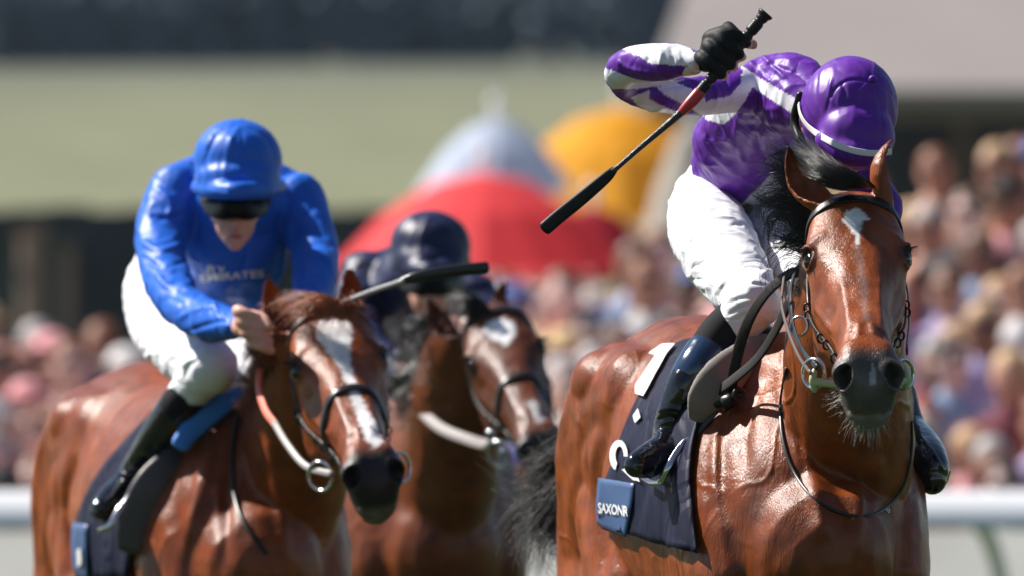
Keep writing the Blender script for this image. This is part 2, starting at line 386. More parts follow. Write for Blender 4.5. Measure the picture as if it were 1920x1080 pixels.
    W = np.where(ish, .35, 1.0); W[earm] = .12
    V = smooth(V, Q, cfg.get('smooth', 14), .55, W)
    N = vnormals(V, Q)
    # ---- head modelling in head coordinates, mirrored
    def hst(pts, r, amp, **k):
        for s in (-1, 1): stroke(V, N, L, [(s * a, b, c) for a, b, c in pts], r, amp, mask=ish * 1.0, **k)
    hst([(.048, .150, .020), (.070, .158, .012), (.088, .175, .002), (.098, .20, -.008)], .011, .0065)     # brow ridge
    hst([(.055, .105, .012), (.066, .125, .008)], .016, -.008)                                            # hollow above the eye
    hst([(.080, .225, -.060), (.076, .28, -.074), (.066, .34, -.072), (.056, .39, -.066)], .008, .0055)    # facial crest
    hst([(.070, .235, -.035), (.056, .30, -.042), (.046, .38, -.044)], .014, -.005)                        # hollow above the crest
    hst([(.036, .30, .006), (.031, .40, -.003), (.030, .48, -.006)], .008, .0035)                          # edge of nasal bone
    hst([(.028, .49, -.006), (.030, .53, -.014)], .009, -.006); hst([(.012, .47, .0), (.013, .52, -.006)], .006, .004)
    hst([(.010, .03, .02), (.022, .07, .024), (.040, .12, .022)], .010, .006)                              # temporal muscle
    stroke(V, N, L, [(0, .03, .018), (0, .10, .028)], .006, -.006, mask=ish * 1.0)
    hst([(.020, .095, .028), (.036, .135, .024), (.050, .19, .012)], .007, -.003)
    hst([(.080, .30, -.16), (.072, .24, -.20), (.070, .16, -.235)], .012, .004)                            # jaw edge
    hst([(.062, .36, -.10), (.050, .44, -.10), (.045, .50, -.105)], .010, -.003)
    hst([(.075, .22, -.03), (.079, .27, -.10), (.070, .33, -.13)], .005, .003)                             # veins
    hst([(.060, .30, -.055), (.054, .36, -.085), (.050, .43, -.080), (.049, .48, -.07)], .004, .0022)
    hst([(.052, .575, -.100), (.040, .612, -.118), (.022, .632, -.120), (0, .638, -.118)], .0045, -.010, taper=False)   # mouth
    hst([(.054, .54, -.098), (.052, .575, -.100)], .006, -.006)
    N = vnormals(V, Q)
    # nostrils: deep cup with a raised rim
    for s in (-1, 1):
        c = np.array([s*.040, .590, -.054]); ax = nrm(np.array([s*.46, .80, .28])); 
        u1 = nrm(np.cross(ax, [0, 0, 1.0])); u2 = np.cross(ax, u1); q = L - c; a = q @ u1; b = q @ u2; h = q @ ax
        sh = cfg.get('nostril', 1.0); rr = np.sqrt((a / (.0165 * sh)) ** 2 + ((b) / (.0225 * sh)) ** 2); near = ish & (abs(h) < .04)
        rim = np.exp(-((rr - 1.22) / .26) ** 2) * near; V += (H @ ax) [None] * (rim * .006)[:, None]
        inn = np.clip(1.08 - rr, 0, 1) / 1.08; inn = np.clip(inn * 4, 0, 1) * near
        V -= (H @ ax)[None] * (inn * .042)[:, None]
    # eye sockets
    eyes = []
    for s in (-1, 1):
        c = np.array([s*.0865, .187, -.014]); eyes.append(c); d = np.linalg.norm((L - c) * np.array([1, 1, 1.15]), axis=1)
        V -= (H @ nrm(np.array([s*.85, .15, .25])))[None] * ((np.exp(-(d / .0165) ** 4)) * .012 * ish)[:, None]
        ring = np.exp(-((d - .0225) / .0055) ** 2) * ish; V += N * (ring * (.0050 + .003 * ((L - c)[:, 1] < 0)))[:, None]
    # ---- body modelling in body coordinates
    def bst(pts, r, amp, sides=(-1, 1), **k):
        for s in sides: stroke(V, N, B, [(a, s * b, c) for a, b, c in pts], r, amp, mask=(~ish) * 1.0, **k)
    bst([(.05, .20, 1.50), (.22, .24, 1.30), (.38, .20, 1.08)], .035, .014)
    bst([(-.02, .24, 1.45), (.10, .27, 1.22), (.22, .26, 1.02)], .028, -.016)
    bst([(.16, .22, 1.42), (.32, .22, 1.22)], .02, -.012)
    bst([(.44, .02, 1.32), (.47, .015, 1.15), (.45, .01, 1.0)], .022, -.022)
    bst([(.40, .12, 1.30), (.47, .10, 1.12), (.44, .11, .98)], .04, .012)
    bst([(-.55, .26, 1.46), (-.66, .27, 1.30), (-.62, .25, 1.08)], .04, -.020)
    bst([(-.80, .27, 1.55), (-.95, .30, 1.35), (-1.02, .31, 1.10)], .035, .012)
    bst([(-.95, .25, 1.52), (-1.10, .24, 1.30), (-1.12, .26, 1.05)], .022, -.014)
    bst([(-.70, .28, 1.40), (-.78, .30, 1.15), (-.80, .28, .95)], .022, -.012)
    for i in range(9): bst([(-.50 + i*.045, .27, 1.40 - .03*abs(i-4)), (-.52 + i*.05, .28, 1.15)], .012, -.0035)
    bst([(.20, .25, 1.36), (.26, .24, 1.26), (.25, .26, 1.14), (.33, .25, 1.02)], .008, .004)
    bst([(-.72, .30, 1.05), (-.82, .31, 1.12), (-.86, .31, 1.28), (-.80, .29, 1.38)], .009, .005)
    # neck: windpipe, jugular groove, folds
    na = [np.array(m_[:3]) for m_ in nb['mid']]
    X = proj(V)
    for (pts, r, amp) in cfg.get('strokes', []): pstroke(V, N, X, pts, r, amp)
    V += N * ((vnoise(V, 9, 3) * .0022 + vnoise(V, 24, 5) * .0012) * (~ish) * (~earm))[:, None]
    vein = np.clip(1 - abs(vnoise(V * [1, 1, .6], 11, 21)) * 9, 0, 1) ** 1.5 * np.clip(vnoise(V, 2.3, 4) * 2 + .3, 0, 1); V += N * (vein * .0026 * (~ish) * (~earm) * (B[:, 0] > -1.0))[:, None]
    V += N * ((vnoise(L, 38, 8) * .0010 + vnoise(L * [1, .5, 1], 90, 5) * .0005) * ish)[:, None]
    # ---- colour of the coat
    c0, c1, pts_c, muz = cfg['coat']; n1 = (vnoise(V, 3.2, 1) * .5 + .5)[:, None]; C = np.array(c0) * (1 - n1) + np.array(c1) * n1
    leg = np.clip((.92 - V[:, 2]) / .25, 0, 1)[:, None]; C = C * (1 - leg) + np.array(pts_c) * leg
    mz = np.clip((L[:, 1] - .553 + np.clip(-L[:, 2] - .06, 0, .1) * .35 + vnoise(L, 60, 2) * .006) / .022, 0, 1)[:, None] * ish[:, None]
    C = C * (1 - mz) + np.array(muz) * mz
    pink = np.clip((L[:, 1] - .60) / .02, 0, 1) * np.clip((-L[:, 2] - .105) / .02, 0, 1) * ish
    C = C * (1 - pink[:, None] * .5) + np.array((.24, .21, .16)) * pink[:, None] * .5
    ey = np.min([np.linalg.norm(L - c, axis=1) for c in eyes], 0); k_ = (np.exp(-(ey / .026) ** 4) * ish * .85)[:, None]; C = C * (1 - k_) + np.array((.018, .012, .010)) * k_
    for poly, soft, colr in cfg['marks']:
        jit = vnoise(L, 160, 4) * .004 + vnoise(L, 60, 9) * .003; jx = L[:, 0] + vnoise(L, 130, 6) * .004; jy = L[:, 1] + jit * 2
        mm = np.zeros(len(L))
        for dx, dy in ((0, 0), (soft, 0), (-soft, 0), (0, soft), (0, -soft)): mm += inpoly(jx + dx, jy + dy, poly) / 5
        mm = (mm * ish * (L[:, 2] > -.06))[:, None]; C = C * (1 - mm) + np.array(colr) * mm
    for e in cfg['ears']:
        d_ = np.linalg.norm(V - np.array(e[1]), axis=1); k_ = np.clip((.045 - d_) / .03, 0, 1)[:, None] * .75; C = C * (1 - k_) + np.array((.02, .014, .012)) * k_
    root = thing('racehorse', cfg['label'], 'horse', (O[0], O[1], 0), group='racehorses galloping towards the finish')
    body = part('body', V, None, M['coat'], root, Q=Q, col=C)
    for c in eyes:
        ge = Geo(); ellipsoid(ge, hw(c + np.array([-math.copysign(.0080, c[0]), .004, -.002])), np.array([.0215, .0235, .0215]) * hs, M=H, n=24, m=14)
        gpart('eye', ge, M['eye'], root)
        gl = Geo()                                                        # lashes
        for i in range(26):
            t = i / 25; s = math.copysign(1, c[0]); a = c + np.array([s*.006, -.019 + t*.030, .015 - .010*(2*t-1)**2]); b = a + np.array([s*.020, -.004 + t*.012, .006])
            hair(gl, np.array([hw(a), hw((a + b) / 2 + np.array([0, 0, .002])), hw(b)]), .0006)
        gpart('eyelashes', gl, M['hair_black'], root)
    N = vnormals(V, Q)
    kd = kdtree.KDTree(len(V)); sel = np.where(ish | (np.linalg.norm(V - pc, axis=1) < .35))[0]
    kd = kdtree.KDTree(len(sel))
    for i in sel: kd.insert(V[i], int(i))
    kd.balance()
    kb_sel = np.where(V[:, 2] > .9)[0][::3]; kb = kdtree.KDTree(len(kb_sel))
    for i in kb_sel: kb.insert(V[i], int(i))
    kb.balance()
    bvh = BVHTree.FromPolygons(V.tolist(), Q.tolist())
    return dict(bvh=bvh, root=root, V=V, N=N, Q=Q, hw=hw, bl=bl, kd=kd, kb=kb, H=H, Fw=Fw, Lt=Lt, poll=poll)
def hair(g, C, r, n=3):
    m = len(C); T = nrm(np.gradient(C, axis=0)); N1 = nrm(np.cross(T, [0.31, 0.2, 0.93])); N2 = np.cross(N1, T); th = np.arange(n) * 2 * math.pi / n
    prof = r * np.linspace(1, .12, m) ** .7; V = (C[:, None, :] + N1[:, None, :] * (np.cos(th)[None, :, None] * prof[:, None, None]) + N2[:, None, :] * (np.sin(th)[None, :, None] * prof[:, None, None])).reshape(-1, 3)
    F = [(i * n + j, i * n + (j + 1) % n, (i + 1) * n + (j + 1) % n, (i + 1) * n + j) for i in range(m - 1) for j in range(n)]
    g.add(V, F)
def locks(g, guides, count, r, spread, curl=.01, m=9, seed=0):
    """guides: list of polylines (k,3) of equal length; hairs interpolate between neighbouring guides"""
    rg = np.random.default_rng(seed); G = [catmull(np.array(x, float), 4) for x in guides]; k = len(G[0]); G = np.array(G)
    nclump = max(3, count // 14); cl = rg.random(nclump) * (len(G) - 1); co = rg.normal(0, 1, (nclump, 3)); ln = rg.uniform(.55, 1.05, nclump); ph = rg.uniform(0, 6.3, nclump)
    for i in range(count):
        c = rg.integers(nclump); u = np.clip(cl[c] + rg.normal(0, .12), 0, len(G) - 1.001); a = int(u); f = u - a
        line = G[a] * (1 - f) + G[a + 1] * f if len(G) > 1 else G[0]
        L_ = ln[c] * rg.uniform(.75, 1.05); s = np.linspace(0, 1, m); idx = np.clip(s * L_ * (k - 1), 0, k - 1.001); ii = idx.astype(int); ff = (idx - ii)[:, None]
        c_ = line[ii] * (1 - ff) + line[ii + 1] * ff
        off = co[c] * spread * .8 + rg.normal(0, 1, 3) * spread * .45
        wav = np.stack([np.sin(s * 5 + ph[c]), np.cos(s * 4 + ph[c] * 2), np.sin(s * 6 + ph[c] * 3)], 1) * curl * s[:, None]
        c_ = c_ + off[None] * (s[:, None] ** 1.2 * .9 + .15) + wav + rg.normal(0, .0006, (m, 3)).cumsum(0)
        hair(g, c_, r * rg.uniform(.6, 1.3))
def strap(g, pts, w_, t_, normals, sub=6):
    """flat band through pts, broad side facing normals"""
    tube(g, [(*p, w_ / 2, t_ / 2) for p in pts], ref=catmull(np.array(normals), sub), n=12, sub=sub, round_ends=False, power=.6)
def snap(h, p, off=.003, tree='kd'):
    co, i, d = h[tree].find(Vector(p)); n = h['N'][i]; return np.array(co) + n * off, n
def head_strap(h, g, pts, w_=.016, t_=.005, off=.0035, dense=5):
    A = catmull(np.array(pts, float), dense); pp = []; nn = []
    for a in A:
        p, n = snap(h, h['hw'](a), off); pp.append(p); nn.append(n)
    pp = np.array(pp); nn = np.array(nn)
    for _ in range(3): pp[1:-1] = pp[1:-1] * .5 + (pp[:-2] + pp[2:]) * .25; nn[1:-1] = nn[1:-1] * .5 + (nn[:-2] + nn[2:]) * .25
    strap(g, pp, w_, t_, nrm(nn), sub=2); return pp, nn
def torus(g, c, nrm_, R_, r_, n=28, m=10, squash=1.0, up=None):
    nn = nrm(np.asarray(nrm_, float)); a = nrm(np.cross(nn, [0.1, 0.2, 1] if up is None else up)); b = np.cross(nn, a); rings = []
    for t in np.linspace(0, 2 * math.pi, n, endpoint=False):
        e = a * math.cos(t) + b * math.sin(t); q = np.asarray(c) + a * math.cos(t) * R_ + b * math.sin(t) * R_ * squash
        rings.append(np.array([q + e * math.cos(s) * r_ + nn * math.sin(s) * r_ for s in np.linspace(0, 2 * math.pi, m, endpoint=False)]))
    loft(g, rings, closed=True)

BAY = ((.20, .060, .018), (.29, .095, .030), (.018, .012, .010), (.030, .027, .026))
CHEST = ((.30, .085, .022), (.38, .125, .035), (.25, .07, .02), (.022, .020, .022))
DBAY = ((.20, .062, .024), (.27, .090, .035), (.02, .013, .011), (.028, .024, .024))


CAMV = Vector(CAM)
def drape(h, px, py, off=.006, tmin=0):
    """point of the horse's surface seen at a picture position, lifted off it; falls back to the nearest surface"""
    d = Vector(P(px, py, 1) - CAM).normalized(); co, n, i, t = h['bvh'].ray_cast(CAMV, d)
    if co is None or (tmin and t < tmin):
        q = Vector(P(px, py, h.get('dflt', 1.3))); co, n, i, t = h['bvh'].find_nearest(q)
    n = h['N'][h['Q'][i][0]]; return np.array(co) + n * off, n
BAY = ((.105, .020, .003), (.27, .060, .009), (.015, .010, .008), (.070, .060, .055))
CHEST = ((.14, .027, .004), (.30, .066, .010), (.22, .055, .014), (.014, .013, .014))
DBAY = ((.09, .019, .004), (.18, .042, .009), (.015, .010, .009), (.020, .018, .018))
xy = lambda px, d: (P(px, 540, d)[0], P(px, 540, d)[1], 0)
H1 = build_horse(dict(
    label='leading bay racehorse, small white star, ridden by the jockey in purple and white', voxel=.0042,
    origin=xy(1455, .95), yaw=10, head_rot=(61, 1, 1.5), eyemid=P(1607, 485, .06), hs=1.0,
    neck=dict(base=(.10, .0, 1.36), rb=(.155, .26), mid=[(*P(1585, 830, .66), .136, .20), (*P(1583, 660, .50), .120, .16), (*P(1595, 500, .36), .090, .12)]),
    ears=[(P(1543, 385, .15), P(1478, 268, .18), (.45, -.9, .25), .035), (P(1660, 378, .15), P(1682, 256, .20), (.75, .45, .1), .027)],
    hind=(.1, -.1), fore=(.25, -.2), coat=BAY,
    marks=[([(-.020, .115), (-.012, .100), (.004, .092), (.014, .100), (.020, .114), (.025, .128), (.015, .136), (.010, .152), (.006, .175), (.003, .208), (-.001, .222), (-.004, .19), (-.008, .165), (-.014, .145), (-.022, .132)], .002, (.72, .70, .70)),
           ([(-.006, .20), (.005, .20), (.010, .34), (.008, .46), (0, .48), (-.004, .40)], .006, (.24, .13, .10)),
           ([(.004, .585), (.010, .585), (.012, .62), (.005, .625), (.002, .61)], .001, (.30, .28, .28))],
    strokes=[([(1470, 620), (1478, 760), (1500, 900)], 9, .006), ([(1560, 830), (1575, 930), (1590, 1000)], 20, -.010), ([(1500, 820), (1530, 930), (1545, 1020)], 16, .009),
             ([(1640, 850), (1650, 960)], 18, .008), ([(1440, 690), (1400, 780), (1390, 900)], 14, -.008), ([(1380, 700), (1350, 800), (1340, 950)], 12, .008),
             ([(1600, 820), (1610, 950), (1600, 1075)], 12, .007)],
))
BLAZE = [(-.034, .115), (-.018, .092), (.014, .088), (.036, .105), (.036, .145), (.018, .21), (.014, .27), (.016, .36), (.024, .44), (.034, .50), (.030, .545), (.008, .555), (-.004, .52), (-.006, .42), (-.006, .30), (-.010, .24), (-.026, .19), (-.036, .15)]
H2 = build_horse(dict(
    label='chestnut racehorse with a long white blaze, ridden by the jockey in royal blue', voxel=.0065,
    origin=xy(414, 3.95), yaw=13, bs=.94, head_rot=(59, 8, 8), eyemid=P(636, 684, 3.0), hs=1.03,
    neck=dict(base=(.10, .0, 1.36), rb=(.15, .25), mid=[(*P(545, 880, 3.62), .125, .19), (*P(562, 770, 3.42), .108, .15), (*P(585, 670, 3.25), .085, .12)]),
    ears=[(P(536, 620, 3.1), P(503, 508, 3.1), (.25, -.9, .25), .033), (P(650, 598, 3.15), P(650, 494, 3.15), (-.3, -.9, .1), .034)],
    hind=(-.1, .1), fore=(-.2, .25), coat=CHEST, marks=[(BLAZE, .003, (.78, .76, .76))],
    strokes=[([(400, 800), (380, 900), (340, 1060)], 14, .012), ([(440, 820), (425, 930), (420, 1060)], 12, -.012), ([(500, 800), (520, 900), (540, 1060)], 12, .008)],
))
H3 = build_horse(dict(
    label='dark bay racehorse behind, white star, ridden by the jockey in navy', voxel=.008,
    origin=xy(772, 6.6), yaw=11, bs=.95, head_rot=(57, 6, 14), eyemid=P(948, 668, 5.5), hs=.95,
    neck=dict(base=(.10, .0, 1.36), rb=(.15, .25), mid=[(*P(835, 880, 6.15), .125, .19), (*P(850, 780, 5.98), .108, .15), (*P(880, 670, 5.8), .085, .12)]),
    ears=[(P(850, 630, 5.65), P(800, 548, 5.65), (.3, -.9, .25), .033), (P(945, 598, 5.7), P(955, 518, 5.7), (.5, -.8, .1), .028)],
    hind=(.1, -.1), fore=(.2, -.2), coat=DBAY,
    marks=[([(-.040, .130), (-.020, .105), (.015, .100), (.044, .125), (.036, .16), (.008, .205), (-.020, .175)], .003, (.78, .76, .76)), ([(.0, .44), (.02, .44), (.03, .53), (.005, .54)], .003, (.5, .48, .48))],
))
for h, d in ((H1, 1.3), (H2, 4.2), (H3, 6.6)): h['dflt'] = d
# ================================================================ MANES, TAILS, WHISKERS
def W3(*pts): return [P(*p) for p in pts]
g = Geo()
locks(g, [W3((1640, 352, .16), (1610, 330, .06), (1565, 308, .08), (1522, 275, .16), (1498, 252, .28)), W3((1612, 352, .12), (1572, 336, .05), (1535, 312, .08), (1504, 282, .16), (1482, 270, .3)),
          W3((1585, 356, .16), (1550, 348, .08), (1520, 325, .12), (1500, 300, .24), (1485, 300, .35))], 700, .0008, .008, curl=.006, m=10, seed=1)
gpart('forelock', g, M['hair_black'], H1['root'])
g = Geo()
locks(g, [W3((1545, 345, .30), (1505, 300, .32), (1478, 275, .36), (1462, 262, .42), (1455, 250, .5)), W3((1545, 380, .32), (1500, 340, .32), (1462, 325, .36), (1440, 318, .42), (1425, 330, .5)),
          W3((1540, 420, .34), (1498, 385, .34), (1465, 375, .38), (1442, 378, .42), (1425, 400, .5)), W3((1535, 460, .36), (1500, 430, .36), (1478, 425, .4), (1462, 440, .44), (1450, 470, .5)),
          W3((1530, 500, .42), (1508, 470, .4), (1494, 462, .42), (1482, 470, .45), (1474, 490, .5))], 1000, .0008, .013, curl=.020, m=10, seed=2)
locks(g, [W3((1545, 360, .30), (1505, 315, .32), (1465, 300, .36), (1440, 300, .42), (1418, 325, .5)), W3((1535, 430, .36), (1495, 400, .36), (1462, 405, .4), (1440, 425, .44), (1422, 440, .5)), W3((1530, 500, .42), (1498, 475, .4), (1478, 480, .42), (1462, 500, .45), (1455, 530, .5)), W3((1530, 560, .42), (1500, 545, .4), (1482, 550, .42), (1470, 575, .45), (1462, 600, .5))], 170, .0009, .020, curl=.022, m=12, seed=22)
gpart('mane', g, M['hair_black'], H1['root'])
g = Geo(); bl = H1['bl']; T0 = bl(-1.18, 0, 1.50)
tl = lambda pts, dz=0: [T0] + [P(*p) for p in pts]
locks(g, [tl([(1120, 840, 2.5), (1060, 900, 2.6), (1030, 970, 2.65), (1060, 1070, 2.6)]), tl([(1110, 830, 2.5), (1050, 890, 2.65), (1000, 925, 2.7), (965, 960, 2.7)]),
          tl([(1140, 830, 2.5), (1080, 930, 2.6), (1050, 1010, 2.6), (1110, 1110, 2.5)])], 2600, .0012, .036, curl=.05, m=12, seed=3)
gpart('tail', g, M['hair_tail'], H1['root'])
g = Geo(); rg = np.random.default_rng(5)
for i in range(130):
    a = rg.uniform(-1, 1); b = rg.uniform(0, 1); y = .545 + .085 * b; x = a * .040 * (1 - max(0, b - .7)); p = H1['hw']((x, y, -.150 + rg.uniform(-.012, .03) * abs(a)))
    co, i_, _ = H1['kd'].find(Vector(p)); n = H1['N'][i_]; q = np.array(co); L_ = rg.uniform(.014, .034); dirn = nrm(n * .9 + np.array([rg.normal(0, .3), -.1, -.55 + rg.normal(0, .2)]))
    hair(g, np.array([q, q + dirn * L_ * .5, q + dirn * L_ + np.array([0, 0, -.25 * L_])]), .00033)
for i in range(34):
    p = H1['hw']((-.05, rg.uniform(.53, .60), rg.uniform(-.14, -.09))); co, i_, _ = H1['kd'].find(Vector(p)); n = H1['N'][i_]; q = np.array(co); L_ = rg.uniform(.02, .045)
    dirn = nrm(n + np.array([-.3, 0, -.2]) + rg.normal(0, .25, 3)); hair(g, np.array([q, q + dirn * L_ * .5, q + dirn * L_]), .0004)
gpart('whiskers', g, M['hair_grey'], H1['root'])
# horse 2 and 3 manes
g = Geo()
locks(g, [W3((655, 590, 3.0), (620, 560, 2.98), (580, 556, 3.0), (545, 572, 3.05), (520, 590, 3.1)), W3((640, 600, 3.0), (610, 580, 2.96), (575, 580, 2.97), (550, 595, 3.0), (535, 615, 3.05)),
          W3((650, 585, 3.05), (668, 565, 3.02), (680, 580, 3.0), (685, 600, 3.0), (688, 620, 3.05))], 700, .0011, .012, curl=.01, seed=6)
gpart('forelock', g, M['hair_ginger'], H2['root'])
g = Geo()
locks(g, [W3((545, 610, 3.1), (520, 585, 3.15), (500, 580, 3.2), (480, 590, 3.25), (465, 600, 3.3)), W3((545, 640, 3.15), (515, 630, 3.2), (495, 635, 3.2), (478, 650, 3.25), (465, 670, 3.3)),
          W3((535, 690, 3.25), (505, 680, 3.25), (488, 690, 3.3), (475, 710, 3.3), (468, 740, 3.35)), W3((525, 760, 3.35), (500, 740, 3.35), (485, 740, 3.4), (475, 760, 3.4), (470, 780, 3.45))], 1100, .0012, .016, curl=.014, seed=7)
gpart('mane', g, M['hair_ginger'], H2['root'])
g = Geo()
locks(g, [W3((930, 590, 5.6), (895, 568, 5.55), (870, 560, 5.6), (845, 572, 5.65)), W3((915, 605, 5.6), (885, 590, 5.55), (862, 588, 5.6), (845, 600, 5.65))], 400, .0015, .013, curl=.012, seed=8)
gpart('forelock', g, M['hair_black'], H3['root'])
g = Geo()
locks(g, [W3((850, 610, 5.75), (815, 600, 5.8), (795, 620, 5.8), (785, 650, 5.9)), W3((845, 660, 5.85), (805, 650, 5.9), (782, 670, 5.95), (768, 700, 6.0)), W3((835, 720, 5.95), (800, 700, 6.0), (778, 720, 6.0), (770, 760, 6.05)),
          W3((820, 790, 6.1), (795, 770, 6.1), (775, 790, 6.1), (750, 830, 6.2))], 1300, .0018, .034, curl=.04, seed=9)
gpart('mane', g, M['hair_black'], H3['root'])
for h, c, nm, sd_ in ((H2, 'hair_ginger', 'tail', 11), (H3, 'hair_black', 'tail', 12)):
    g = Geo(); b_ = h['bl']; locks(g, [[b_(-1.18, 0, 1.50), b_(-1.45, .02, 1.50), b_(-1.75, .05, 1.30), b_(-1.9, .06, 1.0)], [b_(-1.18, 0, 1.46), b_(-1.40, -.04, 1.42), b_(-1.62, -.06, 1.2), b_(-1.75, -.06, .9)]], 260, .003, .03, curl=.04, seed=sd_)
    gpart(nm, g, M[c], h['root'])

# ================================================================ BRIDLES, REINS
def bridle(h, label, loc, noseband=False, breast=None):
    r = thing('bridle', label, 'bridle', loc); hw = h['hw']
    g = Geo(); head_strap(h, g, [(-.092, .088, -.095), (-.088, .088, -.040), (-.064, .080, .020), (-.03, .074, .05), (0, .072, .06), (.03, .074, .05), (.064, .080, .020), (.088, .088, -.040), (.092, .088, -.095)], w_=.021, t_=.006, off=.0045); gpart('browband', g, M['leather'], r)
    for s in (-1, 1):
        g = Geo(); pp, nn = head_strap(h, g, [(s*.092, .086, -.095), (s*.094, .15, -.122), (s*.090, .22, -.128), (s*.076, .32, -.118), (s*.062, .41, -.106), (s*.060, .47, -.104)], w_=.013 if not noseband else .019, t_=.005, off=.006); gpart('cheek_strap', g, M['leather'], r)
        for t in (.30, .36, .62, .68, .86):
            g = Geo(); k = int(t * (len(pp) - 1)); torus(g, pp[k] + nn[k] * .003, pp[k + 1] - pp[k], .0095, .0022, squash=.6, up=nn[k]); gpart('buckle', g, M['leather'], r)
        g = Geo(); head_strap(h, g, [(s*.086, .035, -.075), (s*.084, .05, -.14), (s*.080, .075, -.21), (s*.060, .09, -.262)], w_=.011, t_=.004, off=.005); gpart('throat_strap', g, M['leather'], r)
        c = hw((s*(.094 if s < 0 else .068), .490 if s < 0 else .50, -.102)); ax = h['H'] @ nrm(np.array([s*.75, .6, .3]))
        bt = Geo(); torus(bt, c, ax, .030 if not noseband else .034, .0042, squash=.95); b_ = gpart('bit_ring', bt, M['steel'], r)
        gg_ = Geo(); xo = .022 if s < 0 else 0; tube(gg_, [(*hw((s*(.073 + xo), .512, -.108)), .008, .009), (*hw((s*.060, .522, -.108)), .0072, .0072), (*hw((s*.044, .535, -.106)), .007, .007)], n=14); tube(gg_, [(*hw((s*(.071 + xo), .500, -.090)), .0055, .0055), (*hw((s*(.075 + xo), .512, -.104)), .0075, .0075), (*hw((s*(.072 + xo), .515, -.124)), .0055, .0055)], n=12)
        if not noseband: gpart('bit_guard', gg_, M['bitguard'], b_)
    if noseband:
        g = Geo(); head_strap(h, g, [(-.060, .400, -.13), (-.060, .365, -.09), (-.054, .345, -.045), (-.030, .335, -.0), (0, .333, .006), (.030, .335, -.0), (.054, .345, -.045), (.060, .365, -.09), (.060, .400, -.13)], w_=.020, t_=.007, off=.006); gpart('noseband', g, M['leather'], r)
    return r
def band(g, pts, w_, t_, nv):
    strap(g, pts, w_, t_, [nv] * len(pts))
br1 = bridle(H1, 'black leather bridle with pale green bit guards on the leading bay horse', P(1608, 481, .06))
c1 = H1['hw']((-.070, .512, -.112))
def rein(parent, pts, wpx, mt, nv=(0, -1, .2), name='rein', t_=.004):
    g = Geo(); pw = np.array([P(*p) for p in pts]); band(g, pw, wpx * S(pts[0][2]), t_, nrm(np.array(nv, float))); return gpart(name, g, mt, parent)
M['leather_brown'] = mat('brown_rein_leather', (.10, .065, .05), rough=.35, spec=.6)  # plain brown leather for the narrow rein
rein(br1, [(1532, 690, -.22), (1510, 665, -.1), (1492, 630, .05), (1484, 590, .18), (1482, 545, .28), (1490, 512, .38)], 11, M['leather'], (-.5, -1, 0))
rein(br1, [(1520, 700, -.22), (1498, 668, -.08), (1478, 620, .06), (1466, 570, .2), (1470, 520, .34)], 7, M['leather_brown'], (-.5, -1, 0))
rein(br1, [(1500, 508, .40), (1470, 520, .45), (1432, 556, .52), (1402, 606, .58), (1382, 668, .62), (1370, 735, .66), (1368, 765, .68)], 25, M['rubber'], (-.3, -1, .5), t_=.006)
rein(br1, [(1482, 560, .42), (1455, 618, .48), (1420, 672, .55), (1375, 712, .62), (1335, 742, .68), (1300, 772, .75)], 24, M['rubber'], (-.5, -1, .6), t_=.006)
g = Geo(); box(g, P(1368, 752, .64), (.017, .010, .016), frame(20, 20, 30)); ellipsoid(g, P(1345, 757, .66), (.015, .012, .011)); ellipsoid(g, P(1384, 742, .63), (.013, .012, .011)); torus(g, P(1386, 740, .62), (.5, -1, 0), .012, .004)
gpart('rein_knot', g, M['leather'], br1)
g = Geo(); torus(g, P(1498, 612, .10), (-.6, -1, .2), .020, .0028); gpart('martingale_ring', g, M['steel'], br1)
rein(br1, [(1700, 660, -.15), (1705, 600, .1), (1700, 540, .35), (1680, 500, .5)], 14, M['leather'], (1, -.5, 0))
def on_chest(h, pts, w_, t_, off=.006, name='strap', mt=None, parent=None, sub=5, smooth_it=4):
    A = catmull(np.array(pts, float), sub); r = [drape(h, a[0], a[1], off) for a in A]; pp = np.array([x[0] for x in r]); nn = np.array([x[1] for x in r])
    for _ in range(smooth_it): pp[1:-1] = pp[1:-1] * .5 + (pp[:-2] + pp[2:]) * .25; nn[1:-1] = nn[1:-1] * .5 + (nn[:-2] + nn[2:]) * .25
    g = Geo(); strap(g, pp, w_, t_, nrm(nn), sub=2); return gpart(name, g, mt or M['leather'], parent)
ns = thing('neck_strap', 'thin black martingale strap looped round the base of the leading bay neck', 'strap', P(1600, 960, .4))
on_chest(H1, [(1478, 690), (1466, 750), (1467, 815), (1488, 885), (1532, 942), (1590, 968), (1645, 964), (1690, 915), (1706, 850), (1706, 790)], .007, .005, parent=ns, name='strap', off=.004)
g = Geo(); q, n = drape(H1, 1656, 958, .009); torus(g, q, n, .008, .002, squash=.6); gpart('buckle', g, M['steel'], ns)
0 and on_chest(H1, [(1478, 652), (1440, 690), (1405, 750), (1392, 800), (1388, 815), (1398, 790), (1425, 735), (1478, 668)], .0045, .003, parent=ns, name='strap_end', off=.004)

